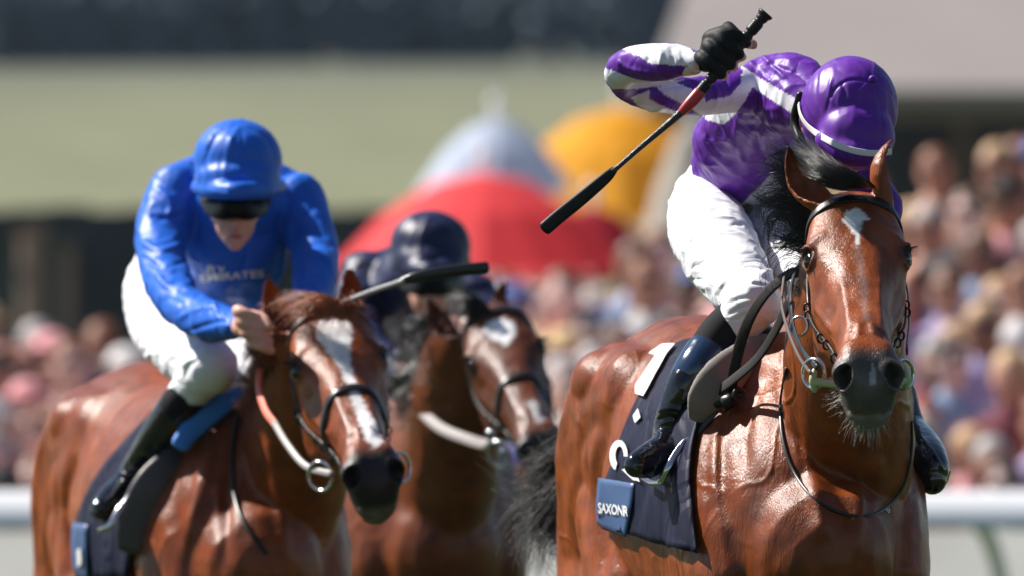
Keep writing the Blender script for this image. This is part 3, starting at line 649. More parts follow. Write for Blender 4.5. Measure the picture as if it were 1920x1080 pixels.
br2 = bridle(H2, 'black bridle with a thick noseband on the chestnut horse with the blaze', P(636, 684, 3.0), noseband=True)
M['coral'] = mat('coral_rein_grip', (.72, .16, .10), rough=.5); M['web'] = mat('grey_rein_webbing', (.22, .20, .19), rough=.5)
rein(br2, [(487, 690, 3.25), (486, 730, 3.2), (498, 770, 3.1), (516, 795, 3.02)], 15, M['coral'], (-.4, -1, 0), name='rein_grip', t_=.008)
rein(br2, [(514, 792, 3.02), (540, 835, 2.9), (575, 875, 2.8), (625, 890, 2.72)], 14, M['web'], (-.4, -1, .3), t_=.008)
on_chest(H2, [(466, 735), (446, 790), (437, 860), (440, 930), (462, 990), (500, 1040)], .010, .006, parent=br2, name='neck_loop')
br3 = bridle(H3, 'black bridle with studded bit rings on the dark bay horse behind', P(948, 668, 5.5), noseband=True)
M['web_pale'] = mat('pale_rein_webbing', (.22, .19, .18), rough=.5)
rein(br3, [(784, 748, 6.0), (795, 775, 5.9), (830, 805, 5.75), (880, 825, 5.6), (915, 835, 5.45)], 22, M['web_pale'], (-.3, -1, .3), t_=.012)
for p in ((920, 812), (946, 848)): g = Geo(); ellipsoid(g, P(*p, 5.2), (.011, .011, .011)); gpart('stud', g, M['steel'], br3)

# ================================================================ SADDLES AND SADDLE CLOTHS
M['cloth_navy'] = mat('navy_saddle_cloth', (.008, .009, .028), rough=.55, spec=.12, bumps=((-9, .8, .03, (1, 1, .6)), (300, .2, .001, (1, 1, 1))))
M['panel_blue'] = mat('blue_panel', (.030, .075, .19), rough=.45, bumps=((60, .2, .003, (1, 1, 1)),))
M['lettering'] = mat('white_lettering', (.66, .66, .68), rough=.5)
M['suede'] = mat('grey_suede', (.20, .175, .155), rough=.8, sheen=.3, bumps=((160, .3, .001, (1, 1, 1)),), var=.12)
def drape_sheet(h, left, right, nu, nv, thick, off, mt, name, parent, folds=0.0):
    """cloth between two picture polylines, laid on the horse"""
    Lc = catmull(np.array(left, float), 8); Rc = catmull(np.array(right, float), 8)
    def at(C, t): k = t * (len(C) - 1); i = min(int(k), len(C) - 2); return C[i] + (C[i + 1] - C[i]) * (k - i)
    pts = np.zeros((nv, nu, 3)); nn = np.zeros((nv, nu, 3))
    for j in range(nv):
        a = at(Lc, j / (nv - 1)); b = at(Rc, j / (nv - 1))
        for i in range(nu):
            q = a + (b - a) * i / (nu - 1); p, n = drape(h, q[0], q[1], off); pts[j, i] = p; nn[j, i] = n
    for _ in range(6):
        for X_ in (pts, nn):
            Y = X_.copy(); Y[1:-1, 1:-1] = X_[1:-1, 1:-1] * .4 + (X_[2:, 1:-1] + X_[:-2, 1:-1] + X_[1:-1, 2:] + X_[1:-1, :-2]) * .15; X_[:] = Y
    nn = nrm(nn)
    if folds: 
        for j in range(nv):
            for i in range(nu): pts[j, i] += nn[j, i] * (folds * abs(math.sin(i * .55 + j * .16)) * j / nv)
    V = np.concatenate([(pts + nn * thick).reshape(-1, 3), (pts).reshape(-1, 3)]); m = nu * nv; F = []
    for j in range(nv - 1):
        for i in range(nu - 1):
            a = j * nu + i; F.append((a, a + 1, a + nu + 1, a + nu)); F.append((m + a, m + a + nu, m + a + nu + 1, m + a + 1))
    bd = [(i, i + 1) for i in range(nu - 1)] + [(j * nu + nu - 1, (j + 1) * nu + nu - 1) for j in range(nv - 1)] + [((nv - 1) * nu + i + 1, (nv - 1) * nu + i) for i in range(nu - 1)][::-1] + [((j + 1) * nu, j * nu) for j in range(nv - 1)][::-1]
    for a, b in bd: F.append((a, m + a, m + b, b))
    gg_ = Geo(); gg_.add(V, F); return gpart(name, gg_, mt, parent)
def drape_poly(h, poly, off, mt, name, parent, thick=.002):
    """flat shape (picture polygon) laid on the horse, fine enough to follow it"""
    import bmesh
    bm = bmesh.new(); vs = [bm.verts.new((x, -y, 0)) for x, y in poly]; bm.faces.new(vs)
    bmesh.ops.triangulate(bm, faces=bm.faces[:]); bmesh.ops.subdivide_edges(bm, edges=bm.edges[:], cuts=3, use_grid_fill=True)
    V = []; 
    for v in bm.verts: V.append(drape(h, v.co.x, -v.co.y, off)[0])
    bm.verts.index_update(); F = [tuple(v.index for v in f.verts) for f in bm.faces]; bm.free()
    return part(name, V, F, mt, parent)
def text_flat(body, bold=.02):
    c = bpy.data.curves.new('t', 'FONT'); c.body = body; c.size = 1; c.align_x = 'LEFT'; c.offset = bold; c.resolution_u = 3; o = bpy.data.objects.new('t', c); COL.objects.link(o)
    dg = bpy.context.evaluated_depsgraph_get(); e = bpy.data.meshes.new_from_object(o.evaluated_get(dg)); V = np.array([v.co[:] for v in e.vertices]); F = [tuple(p.vertices) for p in e.polygons]
    bpy.data.objects.remove(o); bpy.data.curves.remove(c); bpy.data.meshes.remove(e); return V, F
sc1 = thing('saddle_cloth', 'navy saddle cloth with white marks and blue lettered panel, under the front jockey', 'saddle cloth', P(1220, 850, 1.2))
drape_sheet(H1, [(1330, 640), (1268, 655), (1212, 740), (1175, 820), (1150, 890), (1138, 930), (1140, 985)], [(1400, 650), (1370, 700), (1335, 760), (1312, 820), (1304, 900), (1308, 970), (1320, 1040)], 22, 34, .004, .007, M['cloth_navy'], 'cloth', sc1, folds=.010)
pn = drape_sheet(H1, [(1139, 897), (1135, 940), (1134, 983)], [(1206, 908), (1200, 955), (1190, 1006)], 10, 10, .003, .017, M['panel_blue'], 'name_panel', sc1)
tv, tf = text_flat('SAXONR', .03); wd = tv[:, 0].max()
part('panel_lettering', [drape(H1, 1142 + x / wd * 56, 958 + x / wd * 10 - y * 25 * (1), .0235)[0] for x, y, _ in tv], tf, M['lettering'], pn)
drape_poly(H1, [(1227, 676), (1250, 660), (1274, 660), (1262, 676), (1222, 752), (1207, 748), (1206, 732), (1240, 680)], .021, M['lettering'], 'white_numeral', sc1)
ring = [(1178 + 17 * math.cos(t), 858 + 28 * math.sin(t)) for t in np.radians(np.arange(-250, 20, 15))]; ring2 = [(1180 + 8 * math.cos(t), 858 + 17 * math.sin(t)) for t in np.radians(np.arange(5, -250, -15))]
drape_poly(H1, ring + ring2, .021, M['lettering'], 'white_letter', sc1)
drape_poly(H1, [(1184, 884), (1198, 880), (1212, 892), (1218, 906), (1206, 902), (1196, 894)], .021, M['lettering'], 'white_letter', sc1)
drape_poly(H1, [(1203, 788), (1212, 775), (1218, 790), (1208, 800)], .021, M['lettering'], 'white_letter', sc1)
# saddle of the leading horse
def saddle(name_label, loc, flap, flap2, seat, mt, irons):
    r = thing('racing_saddle', name_label, 'saddle', loc)
    for f in (flap, flap2):
        if f: 
            g = Geo(); stube(g, f[0], ratio=f[1], n=20, power=.8); V, Q = remesh(g, .006); V = smooth(V, Q, 4); part('flap', V, None, mt, r, Q=Q)
    g = Geo(); stube(g, seat, ratio=.9, n=18); gpart('seat', g, M['leather'], r)
    for i in irons:
        lt = Geo(); pw = [P(*p) for p in i[0]]; strap(lt, pw, .012, .003, [nrm(np.array([-.6, -1, .2]))] * len(pw)); gpart('stirrup_strap', lt, M['leather'], r)
        g = Geo(); tube(g, [(*P(*p), .0075, .0028) for p in i[1]], ref=tuple(nrm(np.array([-.5, -.6, -.6]))), n=10); tube(g, [(*P(*p), .006, .0035) for p in i[2]], n=10)
        gpart('stirrup', g, M['steel'], r)
    return r
saddle('grey suede racing saddle under the jockey in purple and white', P(1390, 640, 1.1),
    ([(1445, 640, .86, 20), (1400, 668, .76, 34), (1355, 708, .68, 42), (1322, 748, .66, 36), (1306, 788, .68, 20)], .3), ([(1640, 690, 1.0, 30), (1680, 730, 1.0, 34), (1696, 800, 1.0, 18)], .4),
    [(1440, 640, 1.05, 26), (1410, 620, 1.25, 30), (1370, 600, 1.5, 34)], M['suede'],
    [([(1345, 770, .66), (1318, 800, .67), (1290, 832, .68)], [(1302, 822, .70), (1288, 826, .69), (1268, 850, .68), (1250, 880, .67), (1238, 906, .68)], [(1238, 906, .68), (1220, 905, .76), (1205, 895, .86)]),
     ([(1690, 740, 1.05), (1706, 780, 1.0), (1712, 810, .96)], [(1712, 812, .94), (1735, 828, .90), (1762, 855, .87), (1778, 884, .85)], [(1778, 884, .85), (1770, 905, .95), (1750, 920, 1.0)])])
# chestnut horse
sc2 = thing('saddle_cloth', 'navy saddle cloth hanging on the chestnut horse behind the blue jockey boot', 'saddle cloth', P(250, 950, 4.0))
drape_sheet(H2, [(330, 740), (270, 800), (200, 880), (158, 960), (150, 1020), (158, 1085)], [(460, 745), (400, 800), (330, 850), (290, 920), (260, 1000), (252, 1085)], 16, 22, .004, .008, M['cloth_navy'], 'cloth', sc2, folds=.006)
drape_sheet(H2, [(151, 978), (150, 1030), (156, 1085)], [(180, 985), (178, 1030), (182, 1085)], 5, 8, .003, .018, M['panel_blue'], 'panel', sc2)
drape_poly(H2, [(162, 1028), (170, 1026), (171, 1056), (163, 1058)], .024, M['lettering'], 'white_letter', sc2)
M['towel'] = mat('bright_blue_padding', (.035, .22, .66), rough=.6, sheen=.3, bumps=((90, .3, .002, (1, 1, 1)),))
s2 = saddle('black saddle with a bright blue pad under the jockey in royal blue', P(330, 850, 4.0), ([(400, 800, 3.75, 20), (340, 850, 3.65, 26), (290, 900, 3.62, 34), (262, 960, 3.62, 38), (245, 1030, 3.62, 30)], .35), None,
    [(470, 720, 3.85, 22), (430, 700, 4.1, 28), (390, 690, 4.4, 30)], mat('charcoal_leather', (.055, .05, .05), rough=.45),
    [([(300, 850, 3.65), (262, 900, 3.65), (238, 930, 3.62)], [(240, 928, 3.55), (226, 950, 3.53), (212, 975, 3.52), (205, 988, 3.52)], [(205, 988, 3.52), (185, 995, 3.6), (200, 990, 3.7)])])
g = Geo(); stube(g, [(452, 736, 3.62, 12), (405, 768, 3.60, 20), (360, 805, 3.58, 21), (338, 834, 3.56, 18)], ratio=.5, power=.7, n=20); gpart('pad', g, M['towel'], s2)
g = Geo(); 
saddle('dark saddle on the bay horse at the back, under the navy jockey', P(790, 700, 6.7), ([(770, 760, 6.6, 20), (745, 800, 6.6, 30), (735, 860, 6.6, 20)], .35), None, [(800, 700, 6.6, 20), (780, 690, 6.9, 26), (760, 680, 7.2, 26)], M['leather'], [])
# ================================================================ RIDERS
def silk(name, **k):
    return mat(name, rough=.45, spec=.24, attr=True, sheen=0, var=.06, var_scale=20, bumps=((9, .35, .02, (1, 1, .6)), (-6, .65, .04, (1.2, 1, .7)), (-13, .5, .02, (1, 1, .8)), (700, .15, .0005, (1, 1, 1))), **k)
M['silk'] = silk('satin_silk')
M['cap_silk'] = mat('cap_silk', rough=.42, spec=.28, attr=True, var=.05, var_scale=20, bumps=((9, .25, .02, (1, 1, .6)), (-5, .35, .03, (1.6, 1.6, .5)), (700, .15, .0005, (1, 1, 1))))
M['breeches'] = mat('white_breeches', (.78, .78, .82), rough=.6, bumps=((-8, .9, .04, (.7, 1, 1.3)), (-20, .6, .015, (.6, 1, 1.3))))
M['skin'] = mat('skin', (.62, .32, .24), rough=.5, spec=.45, var=.12, bumps=((120, .2, .001, (1, 1, 1)),))
M['boot_black'] = mat('black_patent_leather', (.005, .005, .007), rough=.13, spec=.6, coat=.2, coat_rough=.06, bumps=((22, .5, .01, (1, 1, 1)),))
M['boot_blue'] = mat('blue_patent_cuff', (.014, .035, .085), rough=.16, spec=.6, coat=.5, coat_rough=.08, bumps=((14, .3, .01, (1, 1, 1)),))
M['knit'] = mat('black_knit', (.010, .010, .012), rough=.85, spec=.2, bumps=((300, .3, .001, (1, 1, .4)),))
M['glove'] = mat('black_glove', (.007, .007, .008), rough=.6, spec=.2, bumps=((60, .4, .003, (1, 1, 1)), (400, .3, .0006, (1, 1, 1))))
M['visor'] = mat('dark_goggle_lens', (.004, .004, .005), rough=.35, spec=.1)
M['band_white'] = mat('white_elastic', (.66, .66, .64), rough=.6, bumps=((500, .3, .0006, (1, 1, 1)),))
M['lips'] = mat('lips', (.38, .12, .10), rough=.45)
def blend(tubes, voxel, it, wfn=None):
    g = Geo()
    for t in tubes:
        if t[0] == 'e': ellipsoid(g, P(*t[1]), np.array(t[2]) * S(t[1][2]), M=t[3] if len(t) > 3 else None, n=24, m=14)
        elif t[0] == 'g': g.add(t[1].arr(), t[1].f)
        else: stube(g, t[1], ratio=t[2] if len(t) > 2 else 1.0, n=22)
    V, Q = remesh(g, voxel); V = smooth(V, Q, it); return V, Q
def shrink(t, k): return ('t', [(p[0], p[1], p[2], p[3] * k) + tuple(p[4:]) for p in t[1]], *t[2:]) if t[0] == 't' else ('e', t[1], tuple(np.array(t[2]) * k), *t[3:]) if t[0] == 'e' else t
def creases(V, Q, lines, X=None):
    N = vnormals(V, Q); X = proj(V)
    for pts, r, amp in lines: pstroke(V, N, X, pts, r * .75, amp * .7)
    return V
def rnd_folds(V, Q, k, seed, amp, freq):
    N = vnormals(V, Q); n = vnoise(V * np.array(k), freq, seed); r = 1 - abs(n) * 2
    V += N * (np.clip(r, 0, 1) ** 2 * amp - amp * .3)[:, None]; return V
def cloth_part(name, tubes, voxel, it, mt, parent, lines=(), paint=None, folds=None, base=None, label=None):
    V, Q = blend(tubes, voxel, it)
    if folds:
        for f in folds: V = rnd_folds(V, Q, *f)
    V = creases(V, Q, lines); C = None
    if base is not None:
        C = np.tile(np.array(base, float), (len(V), 1)); 
        if paint:
            px, py, pd = proj(V); N = vnormals(V, Q); fr = N[:, 1] < .25
            for poly, colr, *dr in paint:
                k = inpoly(px, py, poly) & fr
                if dr: k &= (pd > dr[0][0]) & (pd < dr[0][1])
                C[k] = colr
    return part(name, V, None, mt, parent, Q=Q, col=C, label=label)
def pball(c, d, rx, ry, rz=None): return ('e', (c[0], c[1], d), (rx, rz or rx, ry))
def fist(centre, d, ax, out, r, n=4, sc_=1.0, front=-1):
    """fingers wrapped round a bar: centre px, bar direction ax (px), out = px direction of the knuckles; returns tubes"""
    ax = np.array(ax, float); ax /= np.linalg.norm(ax); out = np.array(out, float); out /= np.linalg.norm(out); T = []
    for i in range(n):
        k = (i - (n - 1) / 2) * r * 1.85; w_ = (.92, 1.0, .98, .82)[i % 4] * r; c = np.array(centre) + ax * k; Lk = (1.0, 1.08, 1.05, .9)[i % 4]
        q = lambda o, dd: (c[0] + out[0] * o * sc_ * Lk, c[1] + out[1] * o * sc_ * Lk, d + dd)
        T.append(('t', [(*q(34, .012), w_ * 1.12), (*q(30, front * .020), w_ * 1.12), (*q(8, front * .032), w_), (*q(-16, front * .022), w_ * .92), (*q(-24, .004), w_ * .85), (*q(-12, .022), w_ * .75)]))
    return T
def face(c, d, sc_, tilt=0):
    """nose, brow, cheeks, lips, ears pointing to the camera; c = px centre between the eyes"""
    s = sc_; x, y = c
    return [pball((x, y + 14*s), d, 46*s, 62*s, 52*s), pball((x, y + 50*s), d - .012, 30*s, 30*s, 34*s), pball((x, y + 72*s), d - .022, 17*s, 14*s, 20*s),
            ('t', [(x, y - 4*s, d - .050*s, 7*s), (x, y + 14*s, d - .062*s, 8*s), (x, y + 27*s, d - .072*s, 10*s)]), pball((x - 9*s, y + 30*s), d - .055*s, 6*s, 5*s), pball((x + 9*s, y + 30*s), d - .055*s, 6*s, 5*s),
            pball((x - 22*s, y + 18*s), d - .036*s, 14*s, 13*s), pball((x + 22*s, y + 18*s), d - .036*s, 14*s, 13*s), ('t', [(x - 13*s, y + 47*s, d - .046*s, 4*s), (x, y + 45*s, d - .052*s, 5*s), (x + 13*s, y + 47*s, d - .046*s, 4*s)]),
            ('t', [(x - 11*s, y + 55*s, d - .044*s, 4*s), (x, y + 57*s, d - .050*s, 5.5*s), (x + 11*s, y + 55*s, d - .044*s, 4*s)]), ('t', [(x - 26*s, y - 10*s, d - .038*s, 6*s), (x + 26*s, y - 10*s, d - .038*s, 6*s)]),
            pball((x - 48*s, y + 6*s), d + .02, 5*s, 17*s, 11*s), pball((x + 48*s, y + 6*s), d + .02, 5*s, 17*s, 11*s)]
def cap(parent, tubes, base, lines, paint=None, voxel=.0035, button=None, seams=True):
    o = cloth_part('cap', tubes, voxel, 18, M['cap_silk'], parent, [(a, b, c * .7) for a, b, c in lines], paint, folds=[((1.3, 1, .35), 3, .0010, 24)], base=base)
    if button: g = Geo(); ellipsoid(g, P(*button), (.008, .008, .008)); gb = gpart('button', g, M['silk'], o, col=np.tile(np.array(base, float), (len(g.arr()), 1)))
    return o
SATIN = [((1, 1, .45), 1, .0065, 8), ((.6, 1, 1), 2, .0026, 19), ((1, 1, .7), 9, .0009, 32)]
TROUS = [((.6, 1, 1.5), 5, .0045, 13)]
WHITE = (.74, .74, .80); PURPLE = (.115, .020, .30)
# ---------------------------------------------------------------- purple and white rider
r1 = thing('person', 'jockey in purple and white silks with raised whip arm, bowed over the leading horse', 'person', P(1400, 640, 1.2), group='jockeys riding in the race')
torso = [('t', [(1372, 345, 1.42, 78), (1400, 285, 1.22, 100), (1432, 215, 1.02, 98), (1480, 178, .84, 84), (1530, 200, .74, 55)], .75), pball((1445, 158), .90, 58, 54), pball((1562, 235), .72, 60, 62), pball((1350, 270), 1.22, 54, 58), pball((1420, 345), 1.25, 62, 42)]
uarm = ('t', [(1445, 152, .90, 52), (1385, 170, .86, 43), (1310, 180, .80, 37), (1235, 172, .72, 36), (1185, 158, .66, 34), (1160, 143, .60, 27)])
farm = ('t', [(1160, 138, .59, 27), (1185, 120, .56, 34), (1235, 117, .50, 35), (1275, 116, .46, 29), (1304, 116, .43, 21)])
larm = ('t', [(1570, 250, .70, 50), (1615, 330, .68, 40), (1652, 388, .66, 38), (1645, 440, .60, 32), (1635, 480, .54, 25)])
fingers = fist((1364, 100), .40, (.65, -.76), (-.76, -.65), 13.5); palm = ('t', [(1312, 116, .43, 18), (1326, 112, .435, 25), (1345, 92, .435, 33), (1352, 78, .43, 28)]); thumb = ('t', [(1335, 70, .44, 13), (1365, 62, .455, 13), (1392, 72, .45, 12), (1412, 84, .44, 11)])
lhand = [('t', [(1635, 480, .54, 20), (1625, 520, .50, 28)]), *fist((1618, 540), .48, (1, .3), (.2, -1), 12)]
legs = [('t', [(1345, 345, 1.50, 62), (1322, 400, 1.32, 72), (1345, 465, 1.12, 77), (1382, 525, .95, 66), (1412, 565, .84, 54)]), ('t', [(1412, 568, .82, 52), (1385, 600, .84, 46), (1355, 622, .85, 38)]), ('t', [(1440, 365, 1.50, 72), (1482, 450, 1.22, 68), (1530, 540, .98, 60), (1560, 590, .90, 52)]), ('t', [(1560, 590, .9, 50), (1620, 650, 1.0, 42), (1690, 740, 1.08, 34)]), pball((1375, 350), 1.55, 80, 62)]
boots1 = [('t', [(1330, 650, .84, 38), (1296, 696, .80, 38), (1270, 750, .80, 34), (1250, 800, .81, 28), (1246, 826, .82, 27)]), ('t', [(1254, 824, .82, 27), (1240, 846, .76, 31), (1216, 862, .70, 30), (1196, 870, .66, 23)], 1.0)]
boots2 = [('t', [(1690, 740, 1.08, 30), (1702, 775, 1.06, 25), (1712, 806, 1.02, 26)]), ('t', [(1712, 806, 1.02, 26), (1732, 842, .90, 36), (1744, 876, .80, 37), (1748, 900, .78, 28)], 1.1)]
head1 = [pball((1588, 235), .56, 62, 74, 80), pball((1582, 290), .52, 44, 40, 50), ('t', [(1530, 210, .74, 46), (1560, 235, .62, 44)]), pball((1502, 222), .60, 6, 20, 14), *[('t', [(1580, 300, .46, 9), (1580, 325, .44, 11)])]]
bare = [('t', [p[:3] + (p[3] * .62,) for p in f[1]]) for f in fingers]
V, Q = blend([shrink(t, .72) for t in torso + [uarm, farm, larm] + legs + boots1 + boots2] + [shrink(palm, .8), shrink(thumb, .92)] + [('t', [p[:3] + (p[3] * .84,) for p in f[1]]) for f in fingers] + lhand + head1, .0042, 3)
part('body', V, None, M['skin'], r1, Q=Q)
PW = [[(1167, 92), (1203, 78), (1258, 82), (1289, 80), (1296, 92), (1306, 110), (1286, 124), (1219, 119), (1194, 103)], [(1286, 102), (1308, 96), (1312, 140), (1291, 139)],
      [(1128, 125), (1194, 149), (1222, 153), (1286, 149), (1244, 161), (1194, 167), (1147, 167), (1133, 147)], [(1183, 183), (1219, 168), (1217, 186), (1258, 206), (1280, 218), (1230, 215), (1195, 198)],
      [(1231, 164), (1267, 154), (1297, 167), (1319, 178), (1331, 208), (1319, 218), (1294, 203), (1247, 178)], [(1326, 189), (1369, 180), (1389, 155), (1392, 131), (1412, 161), (1397, 189), (1378, 214), (1358, 234), (1322, 224)],
      [(1386, 120), (1428, 148), (1480, 178), (1495, 186), (1484, 212), (1444, 186), (1408, 161)], [(1390, 384), (1448, 325), (1470, 350), (1413, 392)]]
cloth_part('silk_jacket', torso + [uarm, farm, larm], .0036, 9, M['silk'], r1, folds=SATIN, base=PURPLE, paint=[(p, WHITE) for p in PW], lines=[
    ([(1300, 240), (1330, 280), (1390, 330), (1440, 350)], 9, .007), ([(1320, 240), (1345, 290), (1400, 310)], 8, -.007), ([(1310, 290), (1350, 330), (1410, 360)], 8, .006), ([(1390, 200), (1380, 260), (1400, 320)], 10, .006),
    ([(1430, 200), (1420, 260), (1440, 310)], 9, -.006), ([(1400, 110), (1425, 130), (1450, 165)], 6, .006), ([(1425, 100), (1450, 125), (1475, 150)], 6, .007), ([(1440, 120), (1465, 128), (1500, 140)], 5, -.006), ([(1412, 115), (1440, 145)], 5, -.005),
    ([(1200, 84), (1215, 100), (1212, 120)], 6, -.006), ([(1232, 84), (1240, 100), (1238, 125)], 6, .006), ([(1255, 88), (1262, 110), (1258, 130)], 5, -.005), ([(1150, 110), (1185, 130), (1230, 140)], 7, .005), ([(1270, 95), (1278, 115)], 4, .004),
    ([(1186, 182), (1215, 170), (1260, 160), (1310, 155)], 6, -.012), ([(1330, 150), (1345, 175), (1340, 205)], 6, .005), ([(1360, 140), (1365, 170)], 5, -.005), ([(1190, 190), (1240, 200), (1300, 212)], 6, .004),
    ([(1380, 230), (1470, 250), (1480, 300)], 10, -.005)])
g = Geo(); tube(g, [(*P(1288, 120, .452), .0245, .0245), (*P(1303, 118, .435), .0235, .0235)], sub=4, n=26, round_ends=False); gpart('cuff_elastic', g, M['band_white'], r1)
cloth_part('breeches', legs[:3] + [legs[4], ('t', [(1560, 590, .9, 50), (1600, 630, .97, 44)])], .0042, 8, M['breeches'], r1, folds=TROUS, lines=[
    ([(1262, 400), (1285, 385), (1320, 380)], 5, -.005), ([(1262, 420), (1290, 405), (1322, 400)], 5, -.005), ([(1268, 445), (1290, 430)], 5, -.005), ([(1275, 465), (1300, 450)], 4, -.004), ([(1335, 490), (1380, 495), (1400, 505)], 4, .003), ([(1370, 420), (1395, 422)], 4, -.004),
    ([(1345, 565), (1350, 545), (1390, 530), (1440, 535)], 4, -.005), ([(1355, 575), (1385, 560), (1420, 555)], 4, -.006), ([(1360, 592), (1395, 575), (1430, 568)], 4, -.006), ([(1372, 602), (1405, 588)], 4, -.005), ([(1400, 380), (1430, 420), (1450, 480), (1470, 560)], 8, -.010),
    ([(1425, 520), (1438, 508), (1452, 510)], 4, .005)])
cloth_part('boot_sock', [('t', [(1386, 592, .85, 41), (1354, 628, .84, 44), (1326, 664, .82, 41)])], .004, 4, M['knit'], r1)
cloth_part('boot_cuff', [('t', [(1326, 664, .82, 44), (1308, 692, .80, 43), (1294, 714, .80, 41)])], .0036, 3, M['boot_blue'], r1)
cloth_part('boot', [('t', [(1300, 702, .80, 39), (1284, 730, .79, 37), (1258, 790, .80, 31), (1250, 826, .81, 29)]), ('t', [(1256, 826, .81, 29), (1242, 848, .75, 34), (1216, 864, .70, 33), (1194, 872, .66, 25)])], .0036, 5, M['boot_black'], r1, lines=[
    ([(1232, 770), (1262, 765), (1290, 775)], 4, .007), ([(1228, 790), (1256, 782), (1284, 795)], 4, -.007), ([(1224, 812), (1252, 806), (1276, 812)], 4, .006), ([(1170, 872), (1200, 885), (1240, 905)], 3, .005), ([(1220, 830), (1250, 836)], 4, -.005)])
cloth_part('boot', boots2, .0036, 5, M['boot_black'], r1, lines=[([(1725, 815), (1750, 850), (1770, 885)], 4, .006)])
cloth_part('glove', [palm, pball((1352, 88), .40, 33, 36, 30), ('t', [(1335, 74, .40, 20), (1362, 66, .38, 19), (1382, 74, .38, 15)])] + [('t', thumb[1][:3])] + [('t', f[1][:4]) for f in fingers], .0026, 6, M['glove'], r1, lines=[([(1350, 75), (1362, 90), (1368, 108)], 2.5, .003), ([(1335, 90), (1345, 105)], 2.5, -.003), ([(1372, 60), (1385, 72)], 2, -.003), ([(1382, 56), (1396, 68)], 2, .003)])
g = Geo(); tube(g, [(*P(1338, 78, .40), .004, .003), (*P(1322, 96, .395), .004, .003), (*P(1313, 112, .40), .004, .003)], n=8); gpart('glove_trim', g, M['band_white'], r1)
def ellM(c, rx, ry, rz, roll):
    a = R(roll); Mx = np.array([[math.cos(a), 0, -math.sin(a)], [0, 1, 0], [math.sin(a), 0, math.cos(a)]]); return ('e', c, (rx, rz, ry), Mx)
cap1 = cap(r1, [ellM((1592, 205, .52), 93, 101, 112, -12), ellM((1606, 255, .44), 74, 66, 70, -12), ('t', [(1548, 262, .42, 22), (1600, 288, .38, 28), (1652, 285, .40, 22)])], PURPLE, [
    ([(1637, 148), (1600, 110), (1560, 115), (1530, 150)], 5, .003), ([(1632, 152), (1590, 150), (1560, 175), (1548, 215)], 4, -.005), ([(1630, 155), (1610, 175), (1600, 210)], 4, .005), ([(1560, 140), (1555, 180), (1570, 205)], 4, .005), ([(1575, 150), (1585, 175), (1578, 195)], 4, -.005),
    ([(1520, 150), (1512, 190), (1525, 225)], 4, .004), ([(1535, 130), (1530, 180), (1540, 215)], 4, -.004), ([(1636, 150), (1650, 200), (1655, 260)], 4, -.003), ([(1636, 148), (1640, 115), (1625, 104)], 3, .004), ([(1640, 152), (1675, 180), (1683, 220)], 4, -.003), ([(1625, 215), (1640, 212)], 2.5, -.003), ([(1622, 235), (1642, 230)], 2.5, -.003), ([(1622, 255), (1642, 250)], 2.5, -.003)], button=(1636, 148, .41))
def ray_strap(bvh_obj_VQ, pts, w_, t_, off, mt, name, parent):
    V, Q = bvh_obj_VQ; bv = BVHTree.FromPolygons(V.tolist(), Q.tolist()); A = catmull(np.array(pts, float), 5); pp = []; nn = []
    for a in A:
        d = Vector(P(a[0], a[1], 0) - CAM).normalized(); co, n, i, t = bv.ray_cast(CAMV, d)
        if co is None: continue
        pp.append(np.array(co) + np.array(n) * off); nn.append(np.array(n))
    pp = np.array(pp); nn = np.array(nn)
    for _ in range(6): nn[1:-1] = nn[1:-1] * .5 + (nn[:-2] + nn[2:]) * .25; pp[1:-1] = pp[1:-1] * .5 + (pp[:-2] + pp[2:]) * .25
    g = Geo(); strap(g, pp, w_, t_, nrm(nn), sub=2); return gpart(name, g, mt, parent)
def vq(o):
    m = o.data; V = np.empty(len(m.vertices) * 3, np.float32); m.vertices.foreach_get('co', V); Q = np.empty(len(m.loops), np.int32); m.loops.foreach_get('vertex_index', Q)
    return V.reshape(-1, 3).astype(float) + origin(o), Q.reshape(-1, 4)
c1V = vq(cap1)
ray_strap(c1V, [(1501, 190), (1504, 215), (1522, 241), (1560, 268), (1602, 284), (1640, 288), (1668, 284)], .013, .0025, .0045, M['band_white'], 'elastic_band', cap1)
g = Geo(); stube(g, [(1500, 178, .52, 7), (1490, 225, .55, 9), (1500, 262, .52, 8)], n=12); gpart('goggle_strap', g, M['leather'], r1)
# ---------------------------------------------------------------- whip of the front rider
wh = thing('whip', 'black riding whip with ribbed grip and red band, raised by the purple jockey', 'whip', P(1364, 100, .39))
def wp(rows, mt, name, n=16, ratio=1.0): g = Geo(); stube(g, rows, ratio=ratio, n=n, sub=4); return gpart(name, g, mt, wh)
M['grip'] = mat('black_grip', (.008, .008, .009), rough=.42, spec=.3); M['red_tape'] = mat('red_tape', (.42, .030, .035), rough=.35, bumps=((120, .3, .001, (1, 1, 1)),))
rows = []; a = np.array([1437, 24.]); b = np.array([1309, 176.])
for i in range(41):
    t = i / 40; p = a + (b - a) * t; rr = 12.0 - t * 1.5 + (-2.4 if (i % 6 == 4) else 0) + (3.2 if i in (0, 1) else 0); rows.append((p[0], p[1], .375 + .0 * t, rr))
g = Geo(); stube(g, rows, n=18, sub=2, round_ends=False); gpart('grip', g, M['grip'], wh)
wp([(1311, 174, .375, 12), (1295, 192, .37, 11.5), (1280, 208, .37, 9), (1275, 213, .37, 7)], M['red_tape'], 'red_band')
wp([(1278, 210, .37, 7.5), (1240, 243, .365, 6.2), (1200, 277, .36, 5.4), (1160, 312, .355, 5.0), (1148, 321, .355, 6)], mat('braided_shaft', (.012, .012, .012), rough=.3, spec=.6, bumps=((420, .8, .002, (1, 1, 1)),)), 'shaft')
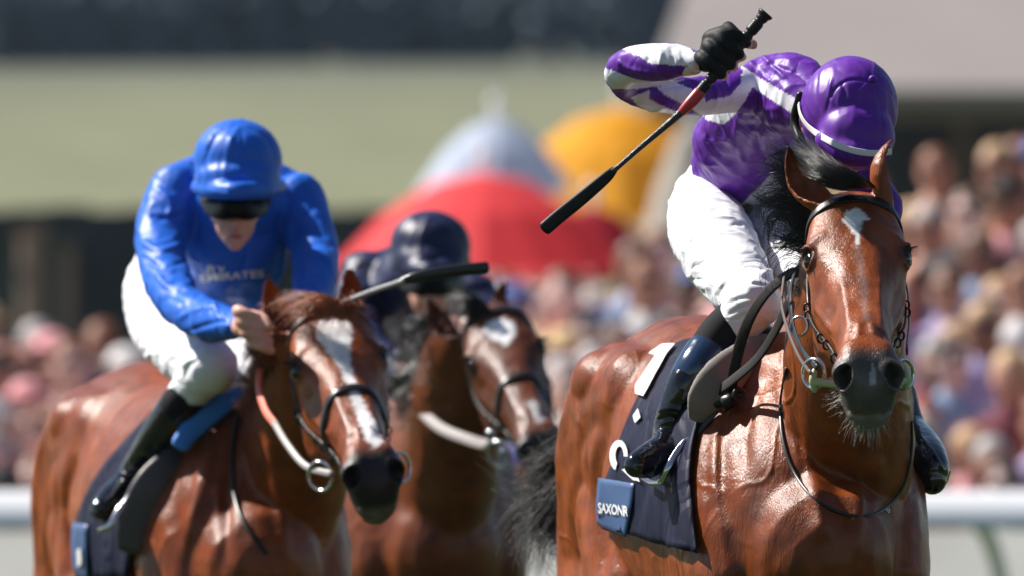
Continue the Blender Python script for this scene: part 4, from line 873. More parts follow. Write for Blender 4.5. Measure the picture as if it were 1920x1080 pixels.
wp([(1152, 318, .355, 7), (1135, 334, .35, 11), (1090, 372, .345, 13), (1050, 404, .34, 13.5), (1022, 428, .335, 13.5)], mat('padded_flap', (.006, .006, .006), rough=.5, spec=.25), 'flap', ratio=.5)

# ---------------------------------------------------------------- royal blue rider
BLUE = (.014, .115, .56)
r2 = thing('person', 'jockey in plain royal blue silks and dark goggles riding the chestnut horse', 'person', P(380, 740, 4.1), group='jockeys riding in the race')
tor2 = [('t', [(330, 520, 4.45, 70), (390, 470, 4.2, 105), (440, 410, 3.95, 112), (452, 370, 3.8, 92)], .8), ('t', [(440, 400, 3.85, 95), (445, 480, 3.85, 95), (440, 545, 3.95, 75)], .6), pball((335, 365), 3.85, 56, 58), pball((555, 385), 3.85, 58, 60), ('t', [(320, 350, 3.95, 42), (440, 325, 4.0, 55), (560, 370, 3.95, 42)], .8), pball((310, 470), 4.3, 52, 70)]
ua2 = ('t', [(330, 368, 3.85, 54), (304, 440, 3.78, 49), (308, 505, 3.66, 44), (332, 565, 3.5, 43)]); fa2 = ('t', [(332, 568, 3.5, 42), (380, 598, 3.35, 41), (425, 608, 3.2, 32), (446, 611, 3.12, 26)])
ub2 = ('t', [(560, 390, 3.85, 56), (590, 460, 3.75, 46), (590, 520, 3.6, 42), (575, 580, 3.45, 34), (560, 620, 3.35, 28)])
leg2 = [('t', [(300, 500, 4.55, 52), (276, 545, 4.35, 44), (300, 610, 4.05, 56), (350, 660, 3.75, 60), (398, 688, 3.5, 50)]), ('t', [(398, 690, 3.5, 48), (368, 720, 3.57, 40), (340, 745, 3.60, 34)]), ('t', [(420, 540, 4.5, 70), (455, 640, 4.1, 50), (480, 700, 3.9, 45)]), ('t', [(480, 700, 3.9, 44), (560, 800, 4.2, 34), (600, 900, 4.3, 28)]), pball((330, 530), 4.6, 62, 55)]
fist2 = fist((482, 622), 3.02, (.35, .94), (-.9, -.35), 11.5, sc_=.8); palm2 = ('t', [(446, 611, 3.12, 18), (462, 612, 3.08, 23), (474, 606, 3.05, 24)]); th2 = ('t', [(470, 590, 3.05, 11), (492, 596, 3.0, 10), (505, 612, 2.98, 9)])
hand2b = [('t', [(560, 620, 3.35, 20), (562, 640, 3.3, 25)]), *fist((566, 655), 3.27, (1, -.2), (0, -1), 11)]
boot2 = [('t', [(372, 716, 3.58, 37), (335, 762, 3.60, 38)]), ('t', [(340, 758, 3.60, 40), (300, 815, 3.66, 37), (262, 872, 3.74, 31), (240, 900, 3.78, 27)]), ('t', [(244, 900, 3.78, 28), (226, 925, 3.72, 33), (206, 945, 3.66, 32), (192, 955, 3.62, 24)])]
boot2b = [('t', [(545, 785, 4.15, 34), (590, 880, 4.3, 28), (600, 905, 4.3, 26)]), ('t', [(600, 905, 4.3, 26), (612, 930, 4.1, 32), (618, 950, 4.0, 26)])]
fc = face((441, 397), 3.46, .86); neck2 = ('t', [(448, 360, 3.75, 44), (442, 385, 3.55, 40)])
V, Q = blend([shrink(t, .72) for t in tor2 + [ua2, fa2, ub2] + leg2 + boot2 + boot2b] + [palm2, th2, neck2] + fist2 + hand2b + fc + [pball((446, 325), 3.60, 60, 62, 66)], .0045, 3)
N = vnormals(V, Q); X = proj(V)
for s in (-1, 1): pstroke(V, N, X, [(441 + s*14, 398), (441 + s*26, 398)], 8, -.006)
pstroke(V, N, X, [(430, 441), (441, 440), (452, 441)], 2.2, -.004); pstroke(V, N, X, [(424, 418), (416, 436)], 4, -.002); pstroke(V, N, X, [(458, 418), (466, 436)], 4, -.002)
part('body', V, None, M['skin'], r2, Q=Q)
g = Geo(); stube(g, [(430, 444, 3.408, 3.2), (441, 442.5, 3.398, 4), (452, 444, 3.408, 3.2)], ratio=.8, n=12); gpart('lips', g, M['lips'], r2)
cloth_part('silk_jacket', tor2 + [ua2, fa2, ub2], .0048, 9, M['silk'], r2, folds=SATIN, base=BLUE, lines=[
    ([(290, 350), (320, 380), (310, 420)], 8, .009), ([(275, 400), (310, 410), (350, 400)], 7, -.009), ([(262, 450), (300, 470), (345, 455)], 7, .010), ([(265, 480), (300, 500), (350, 490)], 6, -.010), ([(290, 510), (320, 540), (360, 530)], 7, .008), ([(330, 600), (370, 580), (410, 575)], 6, .008), ([(350, 622), (390, 608), (430, 600)], 5, -.008),
    ([(400, 560), (410, 600)], 5, .006), ([(425, 580), (432, 630)], 4, -.006), ([(540, 430), (600, 440), (630, 470)], 8, -.010), ([(545, 470), (600, 475), (625, 500)], 8, .008), ([(350, 320), (365, 350), (355, 390)], 7, -.010), ([(520, 400), (530, 470), (515, 540)], 10, -.010), ([(370, 400), (365, 470), (380, 540)], 10, -.012)])
g = Geo(); tube(g, [(*P(440, 611, 3.15), .024, .024), (*P(452, 612, 3.11), .022, .022)], sub=3, n=22, round_ends=False); gpart('wrist_band', g, M['knit'], r2)
cloth_part('breeches', leg2[:3] + [leg2[4], ('t', [(480, 700, 3.9, 44), (520, 750, 4.05, 38)])], .0048, 8, M['breeches'], r2, folds=TROUS, lines=[([(255, 560), (275, 590), (310, 600)], 5, -.006), ([(265, 600), (300, 620)], 5, -.006), ([(330, 655), (355, 640), (390, 636)], 5, -.006), ([(340, 690), (362, 668)], 5, .006), ([(345, 715), (352, 690), (375, 672)], 4, -.005)])
cloth_part('boot_sock', boot2[:1], .005, 4, M['knit'], r2); cloth_part('boot', boot2[1:], .0045, 5, M['boot_black'], r2, lines=[([(262, 850), (285, 856)], 4, .007), ([(235, 872), (262, 880)], 4, -.007), ([(215, 885), (245, 895)], 4, .006), ([(165, 955), (195, 975), (225, 985)], 4, .006)])
cloth_part('boot', boot2b, .006, 5, M['boot_black'], r2)
cap2 = cap(r2, [ellM((446, 300, 3.53), 85, 78, 102, -4), ellM((446, 330, 3.49), 80, 40, 88, 0), ('t', [(368, 350, 3.54, 15), (400, 357, 3.42, 18), (448, 358, 3.36, 19), (494, 357, 3.42, 18), (528, 350, 3.54, 14)], .9)], BLUE, [
    ([(452, 232), (410, 250), (385, 300), (378, 340)], 5, -.006), ([(452, 232), (430, 270), (420, 330)], 6, .005), ([(454, 232), (456, 290), (455, 345)], 4, -.005), ([(456, 232), (500, 260), (520, 310)], 5, -.005), ([(400, 250), (385, 280)], 6, .006), ([(430, 255), (440, 290)], 5, .005), ([(365, 352), (450, 366), (528, 352)], 3, .004)], voxel=.0045, button=(452, 228, 3.52))
g = Geo(); stube(g, [(391, 386, 3.47, 15, .5), (415, 394, 3.395, 19, .35), (441, 392, 3.378, 17, .35), (467, 394, 3.395, 19, .35), (494, 386, 3.47, 15, .5)], n=20); gpart('goggles', g, M['visor'], r2)
g = Geo(); stube(g, [(388, 384, 3.48, 9, .5), (384, 378, 3.56, 8, .5), (388, 370, 3.65, 8, .5), (441, 364, 3.68, 8, .5), (494, 370, 3.65, 8, .5), (500, 378, 3.56, 8, .5), (496, 384, 3.48, 9, .5)], n=12); gpart('goggle_strap', g, M['knit'], r2)
jk = [o for o in r2.children if o.name.startswith('silk_jacket')][0]; jV, jQ = vq(jk); jb = BVHTree.FromPolygons(jV.tolist(), jQ.tolist())
def on_jacket(x, y, off=.003):
    d = Vector(P(x, y, 0) - CAM).normalized(); co, n, i, t = jb.ray_cast(CAMV, d); return np.array(P(x, y, 3.7)) if co is None else np.array(co) + np.array(n) * off
M['print_white'] = mat('white_print', (.80, .81, .84), rough=.6)
for txt, x0, y0, hgt, wid, sl in (('FLY', 388, 513, 17, 34, .08), ('EMIRATES', 376, 527, 13, 118, -.08)):
    tv, tf = text_flat(txt, .02); wd = tv[:, 0].max(); part('chest_lettering', [on_jacket(x0 + x / wd * wid, y0 - y * hgt / .72 + x / wd * wid * sl) for x, y, _ in tv], tf, M['print_white'], jk)
wh = thing('whip', 'black whip with thin braided shaft held level behind the chestnut horse ears', 'whip', P(600, 600, 3.3))
wp([(560, 640, 3.25, 9), (600, 600, 3.15, 8), (640, 568, 3.05, 7)], M['grip'], 'grip'); wp([(636, 571, 3.06, 6), (690, 549, 2.95, 5.2), (755, 527, 2.85, 5.0)], mat('silver_braid_shaft', (.30, .30, .30), rough=.3, spec=.7, bumps=((200, .9, .003, (1, 1, 1)),)), 'shaft')
wp([(752, 528, 2.86, 6), (785, 519, 2.85, 11), (850, 508, 2.84, 12), (912, 502, 2.83, 11.5)], mat('black_whip_flap', (.008, .008, .008), rough=.28, spec=.5), 'flap', ratio=.5)

# ---------------------------------------------------------------- navy rider
NAVY = (.014, .018, .060)
r3 = thing('person', 'jockey in dark navy silks and cap at the back between the other two riders', 'person', P(790, 700, 6.8), group='jockeys riding in the race')
tor3 = [('t', [(700, 640, 7.1, 80), (740, 590, 6.9, 100), (790, 545, 6.7, 95), (805, 520, 6.6, 70)], .8), pball((690, 520), 6.8, 52, 50), pball((885, 560), 6.8, 48, 46), ('t', [(680, 512, 6.85, 40), (790, 505, 6.85, 45), (895, 552, 6.85, 38)], .8)]
ua3 = ('t', [(690, 525, 6.8, 50), (672, 590, 6.7, 46), (690, 650, 6.55, 42), (730, 690, 6.4, 36), (765, 712, 6.25, 27)]); ub3 = ('t', [(890, 565, 6.8, 44), (915, 620, 6.7, 38), (900, 680, 6.5, 32), (870, 720, 6.3, 26)])
leg3 = [('t', [(690, 680, 7.3, 66), (690, 740, 6.9, 56), (735, 780, 6.6, 50)]), ('t', [(735, 780, 6.6, 44), (705, 850, 6.8, 34), (690, 920, 6.8, 28)]), ('t', [(800, 690, 7.3, 66), (870, 760, 6.8, 52), (900, 800, 6.6, 44)]), ('t', [(900, 800, 6.6, 40), (940, 900, 6.8, 30)]), pball((740, 670), 7.4, 74, 56)]
fc3 = face((806, 541), 6.28, .80); h3 = [('t', [(765, 712, 6.25, 20), (780, 718, 6.2, 24)]), *fist((790, 724), 6.15, (.5, .9), (-.9, -.4), 10, sc_=.8), ('t', [(870, 720, 6.3, 20), (862, 735, 6.25, 22)]), *fist((858, 748), 6.2, (1, .1), (0, -1), 10, sc_=.8)]
boot3 = [('t', [(728, 795, 6.65, 40), (705, 850, 6.8, 36), (690, 915, 6.82, 29)]), ('t', [(690, 915, 6.82, 28), (672, 945, 6.65, 31), (664, 960, 6.55, 24)])]; boot3b = [('t', [(908, 815, 6.65, 38), (935, 890, 6.8, 30)]), ('t', [(935, 890, 6.8, 28), (950, 925, 6.65, 30)])]
V, Q = blend([shrink(t, .72) for t in tor3 + [ua3, ub3] + leg3 + boot3 + boot3b] + h3 + fc3 + [pball((808, 480), 6.46, 54, 54, 56), ('t', [(806, 520, 6.6, 44), (806, 545, 6.35, 40)])], .006, 3); part('body', V, None, M['skin'], r3, Q=Q)
cloth_part('silk_jacket', tor3 + [ua3, ub3], .006, 8, M['silk'], r3, folds=SATIN, base=NAVY, lines=[([(650, 520), (690, 540), (730, 530)], 8, .012), ([(650, 560), (690, 570), (730, 560)], 8, -.012)])
cloth_part('breeches', leg3[:1] + leg3[2:3] + leg3[4:], .007, 6, M['breeches'], r3, folds=TROUS); cloth_part('boot', boot3, .007, 4, M['boot_black'], r3); cloth_part('boot', boot3b, .007, 4, M['boot_black'], r3)
cap(r3, [ellM((807, 460, 6.38), 78, 67, 92, -3), ellM((808, 485, 6.34), 74, 34, 80, 0), ('t', [(740, 496, 6.40, 14), (772, 504, 6.26, 17), (810, 506, 6.20, 18), (848, 504, 6.26, 17), (878, 496, 6.40, 12)], .9)], NAVY, [([(806, 398), (770, 420), (750, 470)], 6, -.006), ([(806, 398), (790, 440), (785, 490)], 6, .005), ([(808, 398), (850, 420), (870, 460)], 6, -.005)], voxel=.006)
g = Geo(); stube(g, [(758, 530, 6.34, 15, .5), (785, 536, 6.24, 20, .35), (808, 535, 6.22, 19, .35), (832, 536, 6.24, 20, .35), (858, 530, 6.34, 15, .5)], n=18); gpart('goggles', g, M['visor'], r3)
# ================================================================ THE COURSE
def zat(py, D): return P(960, py, D - FD)[2]
def xat(px, D): return P(px, 540, D - FD)[0]
g = Geo(); gn = 80; xs = np.sign(np.linspace(-1, 1, gn)) * np.linspace(-1, 1, gn) ** 2 * 900; ys = np.concatenate([np.linspace(-40, 20, 12), [25.4, 25.9, 26.6, 37.4, 38.2, 39], np.geomspace(42, 2500, 62)])
sst = lambda t: (lambda u: u * u * (3 - 2 * u))(min(1, max(0, t)))
hill = lambda x, y: -1.3 if 25.5 < y < 37.5 else 10.4 * sst((y - 100) / 185) + .5 * math.sin(x * .03 + 1) * sst((y - 150) / 200)
V = [(x, y, hill(x, y)) for y in ys for x in xs]; F = [(j*gn+i, j*gn+i+1, (j+1)*gn+i+1, (j+1)*gn+i) for j in range(len(ys)-1) for i in range(gn-1)]
g.add(V, F)
near = np.clip((np.array(V)[:, 1] - 24) / 12, 0, 1)[:, None]; far_ = (vnoise(np.array(V) * [.25, 1, 1], .05, 3) * .5 + .5)[:, None]; far_ = np.array((.145, .16, .098)) * (1 - far_) + np.array((.195, .195, .118)) * far_
edge = (np.clip((np.array(V)[:, 1] - 215) / 60, 0, 1) ** 1.3)[:, None]; far_ = far_ * (1 - edge) + np.array((.050, .062, .066)) * edge  # soft hazy dark band below the tree line, painted into the field colour
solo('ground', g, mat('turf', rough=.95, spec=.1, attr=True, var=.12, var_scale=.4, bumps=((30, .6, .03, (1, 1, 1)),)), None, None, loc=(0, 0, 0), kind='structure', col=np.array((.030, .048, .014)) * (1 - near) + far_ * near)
g = Geo(); box(g, (0, 51.5, .004), (60, 11, .004)); solo('path', g, mat('pale_path', (.42, .38, .33), rough=.9, var=.1, var_scale=2), None, None, loc=(0, 40, 0), kind='structure', smooth_=False)
# running rail
wp_ = mat('white_plastic_rail', (.86, .86, .88), rough=.35)
D = 45; rz = zat(956, D); rail = thing('running_rail', 'white plastic running rail on curved posts along the edge of the course', 'rail', (0, D - FD, 0))
g = Geo(); tube(g, [(-18, D - FD, rz, .10, .035), (18, D - FD, rz, .10, .035)], ref=(0, -.7, .7), n=24, sub=24); gpart('top_rail', g, wp_, rail)
for px in (-1500, -640, 225, 1085, 1830, 2690):
    x = xat(px, D); g = Geo(); tube(g, [(x, D - FD + .02, rz - .05, .035, .035), (x + .06, D - FD + .18, rz - .12, .035, .035), (x + .12, D - FD + .36, rz - .34, .035, .035), (x + .13, D - FD + .40, rz - .7, .035, .035), (x + .13, D - FD + .40, .0, .035, .035)], ref=(0, 1, 0), n=14, round_ends=False); gpart('post', g, wp_, rail)
D = 47.5; g = Geo(); hb = thing('barrier_board', 'low off-white barrier board between the rail and the crowd', 'barrier', (0, D - FD, 0))
for i, cx in enumerate(np.arange(-13.5, 14, 3)):
    g = Geo(); box(g, (cx, D - FD, .52), (1.48, .02, .52), [[1, 0, 0], [0, math.cos(.65), math.sin(.65)], [0, -math.sin(.65), math.cos(.65)]]); gpart('panel', g, mat('offwhite_board', (.74, .70, .62), rough=.6, var=.08, var_scale=3) if i == 0 else bpy.data.materials['offwhite_board'], hb, smooth_=False)
    g = Geo(); box(g, (cx - 1.5, D - FD + .42, .45), (.03, .03, .45)); gpart('post', g, wp_, hb, smooth_=False)
# terraces
tm = mat('grey_terrace_concrete', (.30, .29, .28), rough=.9, var=.12, var_scale=3)
ter = thing('terrace', 'stepped grey concrete viewing terrace under the crowd', 'terrace', (0, 28, 0))
SEG = [(-9, -1.6, .62), (-1.6, -.8, .66), (-.8, 0, .76), (0, .6, .9), (.6, 1.1, 1.05), (1.1, 1.6, 1.25), (1.6, 2.1, 1.45), (2.1, 9, 1.6)]
def step_h(x, k):     # height of row k at lateral position x
    r_ = [s[2] for s in SEG if s[0] <= x < s[1]][0]; return -.52 + k * r_ / 12
for k in range(13):
    y0 = 26.9 + k * .66
    for (x0, x1, _) in SEG:
        h_ = step_h((x0 + x1) / 2, k); g = Geo(); box(g, ((x0 + x1) / 2, y0 + .33, (h_ - 1.4) / 2), ((x1 - x0) / 2 - .003, .328, (h_ + 1.4) / 2)); gpart('step', g, tm, ter, smooth_=False)
# spectators
def person_geo(pose):
    g = Geo(); t = lambda pts, **k: tube(g, pts, n=12, sub=3, **k)
    t([(0, 0, .92, .15, .11), (0, 0, 1.10, .135, .10), (0, .0, 1.30, .18, .115), (0, 0, 1.43, .16, .09), (0, 0, 1.50, .06, .06)], ref=(0, 1, 0)); t([(0, 0, 1.46, .055, .06), (0, -.01, 1.56, .05, .055)])
    ellipsoid(g, (0, -.01, 1.655), (.078, .098, .118), n=14, m=10); ellipsoid(g, (0, -.105, 1.64), (.014, .02, .022), n=8, m=6); ellipsoid(g, (0, -.04, 1.585), (.05, .06, .045), n=10, m=8)
    for s in (-1, 1):
        ellipsoid(g, (s*.08, 0, 1.65), (.012, .02, .03), n=8, m=6)
        t([(s*.09, 0, .95, .085, .095), (s*.10, -.01, .52, .06, .065), (s*.11, .02, .12, .042, .045), (s*.11, 0, .06, .045, .05)]); t([(s*.11, .03, .05, .045, .04), (s*.12, -.14, .04, .045, .035)], ref=(0, 0, 1))
        if pose == 0 or (pose == 1 and s < 0): arm = [(s*.19, 0, 1.40), (s*.24, .02, 1.15), (s*.22, -.08, .92)]
        elif pose == 1: arm = [(s*.19, 0, 1.40), (s*.26, -.10, 1.20), (s*.12, -.26, 1.42)]
        else: arm = [(s*.19, 0, 1.40), (s*.23, -.05, 1.14), (s*.08, -.26, 1.12)]
        r_ = [.055, .044, .030]; t([(*p, r_[i], r_[i]) for i, p in enumerate(arm)]); hnd = np.array(arm[-1]); dr = nrm(hnd - np.array(arm[-2]))
        ellipsoid(g, hnd + dr * .05, (.032, .034, .038), n=8, m=6)
        for f in range(4): t([(*(hnd + dr * .07 + np.array([(f - 1.5) * .018, 0, 0])), .0095, .0095), (*(hnd + dr * .125 + np.array([(f - 1.5) * .02, -.015, 0])), .0085, .0085)])
        t([(*(hnd + dr * .04 + np.array([-s*.025, -.01, 0])), .011, .011), (*(hnd + dr * .085 + np.array([-s*.045, -.02, 0])), .009, .009)])
    return g, arm
def shirt_geo(pose, kind):
    g = Geo(); t = lambda pts, **k: tube(g, pts, n=14, sub=3, **k)
    if kind == 'dress': t([(0, 0, .62, .27, .22), (0, 0, .9, .19, .15), (0, 0, 1.10, .155, .12), (0, 0, 1.30, .20, .135), (0, 0, 1.44, .175, .105), (0, 0, 1.49, .075, .075)], ref=(0, 1, 0))
    else: t([(0, 0, .82, .20, .15), (0, 0, 1.10, .175, .13), (0, 0, 1.30, .215, .14), (0, 0, 1.44, .185, .11), (0, 0, 1.50, .075, .075)], ref=(0, 1, 0))
    for s in (-1, 1):
        if pose == 0 or (pose == 1 and s < 0): arm = [(s*.18, 0, 1.40), (s*.24, .02, 1.15), (s*.22, -.07, .95)]
        elif pose == 1: arm = [(s*.18, 0, 1.40), (s*.26, -.10, 1.20), (s*.13, -.25, 1.39)]
        else: arm = [(s*.18, 0, 1.40), (s*.23, -.05, 1.14), (s*.10, -.24, 1.12)]
        if kind == 'dress': arm = arm[:2]; arm[1] = tuple(np.array(arm[0]) * .5 + np.array(arm[1]) * .5)
        t([(*p, (.072, .06, .045)[i], (.072, .06, .045)[i]) for i, p in enumerate(arm)])
    return g
def mlow(name, g, vox, it): 
    V, Q = remesh(g, vox); V = smooth(V, Q, it); return mesh_from(name, V, None, Q)
BODY = [mlow('body', person_geo(p)[0], .014, 2) for p in range(3)]; SHIRT = {(p, k): mlow('top', shirt_geo(p, k), .02, 3) for p in range(3) for k in ('jacket', 'dress')}
g = Geo(); 
for s in (-1, 1): tube(g, [(s*.09, 0, .96, .105, .11), (s*.10, 0, .5, .085, .09), (s*.11, .01, .10, .075, .085)], n=14, sub=3)
tube(g, [(0, 0, .88, .17, .125), (0, 0, 1.0, .165, .125)], n=16, sub=2); TROU = mlow('trousers', g, .02, 3)
def hairm(kind):
    g = Geo(); ellipsoid(g, (0, .012, 1.69), (.088, .105, .098), n=16, m=10)
    if kind == 'long': tube(g, [(0, .05, 1.68, .085, .06), (0, .07, 1.55, .085, .05), (0, .08, 1.42, .075, .04)], n=12)
    return mlow('hair', g, .012, 2)
HAIR = {k: hairm(k) for k in ('short', 'long')}
def hatm(kind):
    g = Geo(); ellipsoid(g, (0, .0, 1.755), (.088, .10, .065), n=16, m=8); wd = .19 if kind == 'wide' else .13; tube(g, [(0, 0, 1.728, wd, wd), (0, 0, 1.742, wd, wd)], n=24, sub=1, round_ends=False); return mlow('hat', g, .009, 2)
HAT = {k: hatm(k) for k in ('wide', 'small')}
g = Geo(); 
for s in (-1, 1): ellipsoid(g, (s*.033, -.098, 1.672), (.026, .012, .018), n=10, m=6)
tube(g, [(-.08, -.03, 1.678, .004, .004), (-.05, -.10, 1.678, .004, .004), (.05, -.10, 1.678, .004, .004), (.08, -.03, 1.678, .004, .004)], n=6); GLAS = mesh_from('sunglasses', g.arr(), g.f)
def cm(n, c, r=.8): m_ = mat(n, c, rough=r, spec=.3, var=.12, var_scale=9); return m_
TOPS = [('white', (.72, .70, .70)), ('pale blue', (.32, .42, .62)), ('navy', (.02, .03, .09)), ('pink', (.70, .32, .34)), ('cream', (.66, .56, .42)), ('grey', (.26, .25, .27)), ('burgundy', (.16, .03, .045)), ('lilac', (.42, .34, .56)), ('tan', (.40, .24, .15)), ('charcoal', (.035, .035, .045)), ('peach', (.68, .40, .30)), ('red', (.45, .04, .04))]
TM = [cm(n + '_fabric', c) for n, c in TOPS]; HM = {'dark brown': cm('dark_brown_hair', (.035, .02, .014), .5), 'blonde': cm('blonde_hair', (.48, .30, .15), .5), 'brown': cm('brown_hair', (.12, .06, .035), .5), 'grey': cm('grey_hair', (.35, .33, .32), .5), 'auburn': cm('auburn_hair', (.20, .07, .03), .5)}
SKN = [cm('fair_skin', (.80, .52, .46), .55), cm('tanned_skin', (.45, .23, .16), .55), cm('brown_skin', (.25, .12, .08), .55)]; HTM = {'white': TM[0], 'straw': cm('straw_hat', (.62, .45, .24)), 'black': cm('black_hat', (.02, .02, .022)), 'pink': TM[3], 'blue': cm('blue_hat', (.08, .12, .34))}
SG = mat('dark_sunglasses', (.01, .01, .012), rough=.1)
for m_ in BODY + list(SHIRT.values()) + list(HAIR.values()) + list(HAT.values()) + [TROU, GLAS]: m_.materials.append(TM[0])
def sub(name, me, mt, parent):
    o = bpy.data.objects.new(name, me); COL.objects.link(o); o.parent = parent; o.material_slots[0].link = 'OBJECT'; o.material_slots[0].material = mt
rr = random.Random(12); words = ['front', 'second', 'third', 'fourth', 'fifth', 'sixth', 'seventh', 'eighth', 'ninth', 'tenth', 'eleventh', 'twelfth', 'thirteenth']; cnt = 0
for k in range(13):
    y = 27.2 + k * .66; half = 3.9 + .04 * k; x = -half + (k % 2) * .22; pos = 0
    while x < half:
        xx = x + rr.uniform(-.07, .07); x += rr.uniform(.30, .38); px = proj(np.array([[xx, y, 1.6]]))[0][0]
        z = step_h(xx, k)
        ti = rr.choice([0, 0, 0, 0, 1, 1, 2, 3, 3, 3, 4, 5, 6, 7, 7, 8, 9, 10, 10, 10, 11]); hr = rr.choice(list(HM)); fem = rr.random() < .5; hat = rr.choice([None] * 11 + ['white', 'straw', 'black', 'pink']) if fem else rr.choice([None] * 14 + ['straw', 'blue']); gl = rr.random() < .45; pose = rr.choice([0, 0, 1, 2])
        what = TOPS[ti][0] + (' dress' if fem else ' jacket'); lab = f"blurred spectator in {what}, {hat + ' hat' if hat else hr + ' hair'}{', sunglasses' if gl else ''}, {words[k]} row, {'far left' if px < 240 else 'behind the blue jockey' if px < 700 else 'left of the leading horse' if px < 1250 else 'behind the leading horse' if px < 1720 else 'far right'}"
        p_ = thing('person', lab, 'person', (xx, y, z), group='spectators standing behind the rail'); p_.rotation_euler = (0, 0, rr.uniform(-.5, .5)); s_ = rr.uniform(.93, 1.05); p_.scale = (s_ * rr.uniform(.97, 1.08), s_, s_)
        sub('body', BODY[pose], rr.choices(SKN, [6, 3, 1])[0], p_); sub('dress' if fem else 'jacket', SHIRT[(pose, 'dress' if fem else 'jacket')], TM[ti], p_)
        if not fem: sub('trousers', TROU, rr.choice([TM[2], TM[5], TM[9], TM[8]]), p_)
        sub('hair', HAIR['long' if fem else 'short'], HM[hr], p_)
        if hat: sub('hat', HAT['wide' if fem else 'small'], HTM[hat], p_)
        if gl: sub('sunglasses', GLAS, SG, p_)
        cnt += 1
# parasols
def parasol(label, px, py, D, rad, drop, mt, n=8, pole=None):
    top = P(px, py, D - FD); r = thing('parasol', label, 'parasol', (top[0], top[1], 0), group='parasols behind the crowd'); g = Geo(); rings = []; V = [tuple(top)]; F = []
    for j, t in enumerate((.33, .66, 1.0)):
        for i in range(n * 2):
            a = math.pi * i / n; sag = (1 if i % 2 == 0 else .94); V.append((top[0] + math.cos(a) * rad * t * sag, top[1] + math.sin(a) * rad * t * sag, top[2] - drop * t ** 1.9 + (0 if i % 2 == 0 else drop * .05 * t)))
    m_ = n * 2
    for i in range(m_): F.append((0, 1 + i, 1 + (i + 1) % m_)); [F.append((1 + j*m_ + i, 1 + (j+1)*m_ + i, 1 + (j+1)*m_ + (i+1) % m_, 1 + j*m_ + (i+1) % m_)) for j in range(2)]
    b0 = len(V)
    V += [(v[0], v[1], v[2] - .012) for v in V[:b0]]; F += [tuple(b0 + q for q in f[::-1]) for f in F[:]]; ed = 1 + 2*m_
    F += [(ed + i, ed + b0 + i, ed + b0 + (i+1) % m_, ed + (i+1) % m_) for i in range(m_)]
    g.add(V, F); c_ = gpart('canopy', g, mt, r, smooth_=False); g = Geo(); tube(g, [(top[0], top[1], 0, .025, .025), (top[0], top[1], top[2] + .08, .025, .025)], n=10); gpart('pole', g, wp_, r)
    g = Geo(); ellipsoid(g, (top[0], top[1], top[2] + .1), (.04, .04, .06)); gpart('finial', g, wp_, r)
    for i in range(0, m_, 2):
        g = Geo(); v0 = np.array(V[b0]) - [0, 0, .02]; v1 = np.array(V[b0 + 1 + 2*m_ + i]) - [0, 0, .01]; tube(g, [(*v0, .008, .008), (*v1, .008, .008)], n=6); gpart('rib', g, wp_, r)
cl = lambda n, c: mat(n, c, rough=.7, spec=.2, trans=.5)
parasol('wide red parasol behind the navy jockey cap', 905, 322, 70, .95, .62, cl('red_canvas', (.85, .10, .11)))
parasol('added parasol standing for the shaded side of the red one, behind the whip tip', 1110, 385, 74, .52, .50, cl('shaded_red_canvas', (.50, .02, .045)))  # deeper canvas colour stands in for shade on the right of the wide parasol
parasol('white and pale blue parasol rising above the red parasols', 930, 222, 76, .54, .50, cl('pale_blue_canvas', (.62, .68, .80)))
parasol('large yellow parasol behind the raised arm of the purple jockey', 1165, 200, 84, 1.08, .85, cl('yellow_canvas', (.85, .46, .02)))
parasol('cream parasol between the yellow one and the purple jockey back', 1300, 225, 68, .36, .95, cl('cream_canvas', (.60, .56, .50)))
# dark fence, posts, far stand, grey roofed building
fm = mat('dark_slate_boards', (.018, .024, .030), rough=.8, var=.2, var_scale=2); D = 104
fn = thing('fence', 'dark slate board fence behind the crowd on the left', 'fence', (xat(350, D), D - FD, 0)); zt = zat(395, D)
for i in range(29):
    x0 = xat(-1094 + i * 72, D); g = Geo(); box(g, (x0, D - FD + (i % 2) * .02, zt / 2), (.19, .03, zt / 2 + (i % 3) * .02)); gpart('board', g, fm, fn, smooth_=False)
pm = mat('weathered_brown_post', (.16, .11, .085), rough=.8)
for px, ww, zz, nm in ((60, .11, 425, 'brown weathered post at the far left behind the crowd'), (128, .05, 470, 'thin brown post right of the far left one'), (-60, .11, 425, 'brown post outside the left edge')):
    D = 92; g = Geo(); zt = zat(zz, D); tube(g, [(xat(px, D), D - FD, 0, ww, ww), (xat(px, D), D - FD, zt, ww * .9, ww * .9)], n=12, round_ends=False); box(g, (xat(px, D), D - FD, zt), (ww * 1.2, ww * 1.2, .03)); solo('post', g, pm, nm, 'post', group='posts by the fence', smooth_=False)
D = 100; sh = thing('shed', 'low dark green shed behind the crowd at the far left', 'shed', (xat(20, D), D - FD + 1, 0)); zt = zat(440, D)
g = Geo(); box(g, (xat(-40, D), D - FD + 1.2, zt / 2), (.75, 1.1, zt / 2)); gpart('wall', g, mat('dark_green_boards', (.03, .04, .035), rough=.85, var=.2), sh, smooth_=False)
g = Geo(); box(g, (xat(-40, D), D - FD + 1.2, zt + .05), (.85, 1.25, .05)); gpart('roof', g, fm, sh, smooth_=False)
D = 126; bd = thing('pavilion', 'large low pavilion with a broad grey pitched roof at upper right', 'building', (xat(1900, D), D - FD, 0)); xl = xat(1215, D); xr = xl + 26; ze = zat(172, D); zt2 = zat(-160, D)
y0 = D - FD; g = Geo(); V = [(xl, y0 - 1.2, ze), (xr, y0 - 1.2, ze), (xr - 3, y0 + 8, zt2 + 1.2), (xl + 1.2, y0 + 8, zt2 + 1.2), (xl, y0 + 17, ze), (xr, y0 + 17, ze)]; V += [(v[0], v[1], v[2] - .14) for v in V]
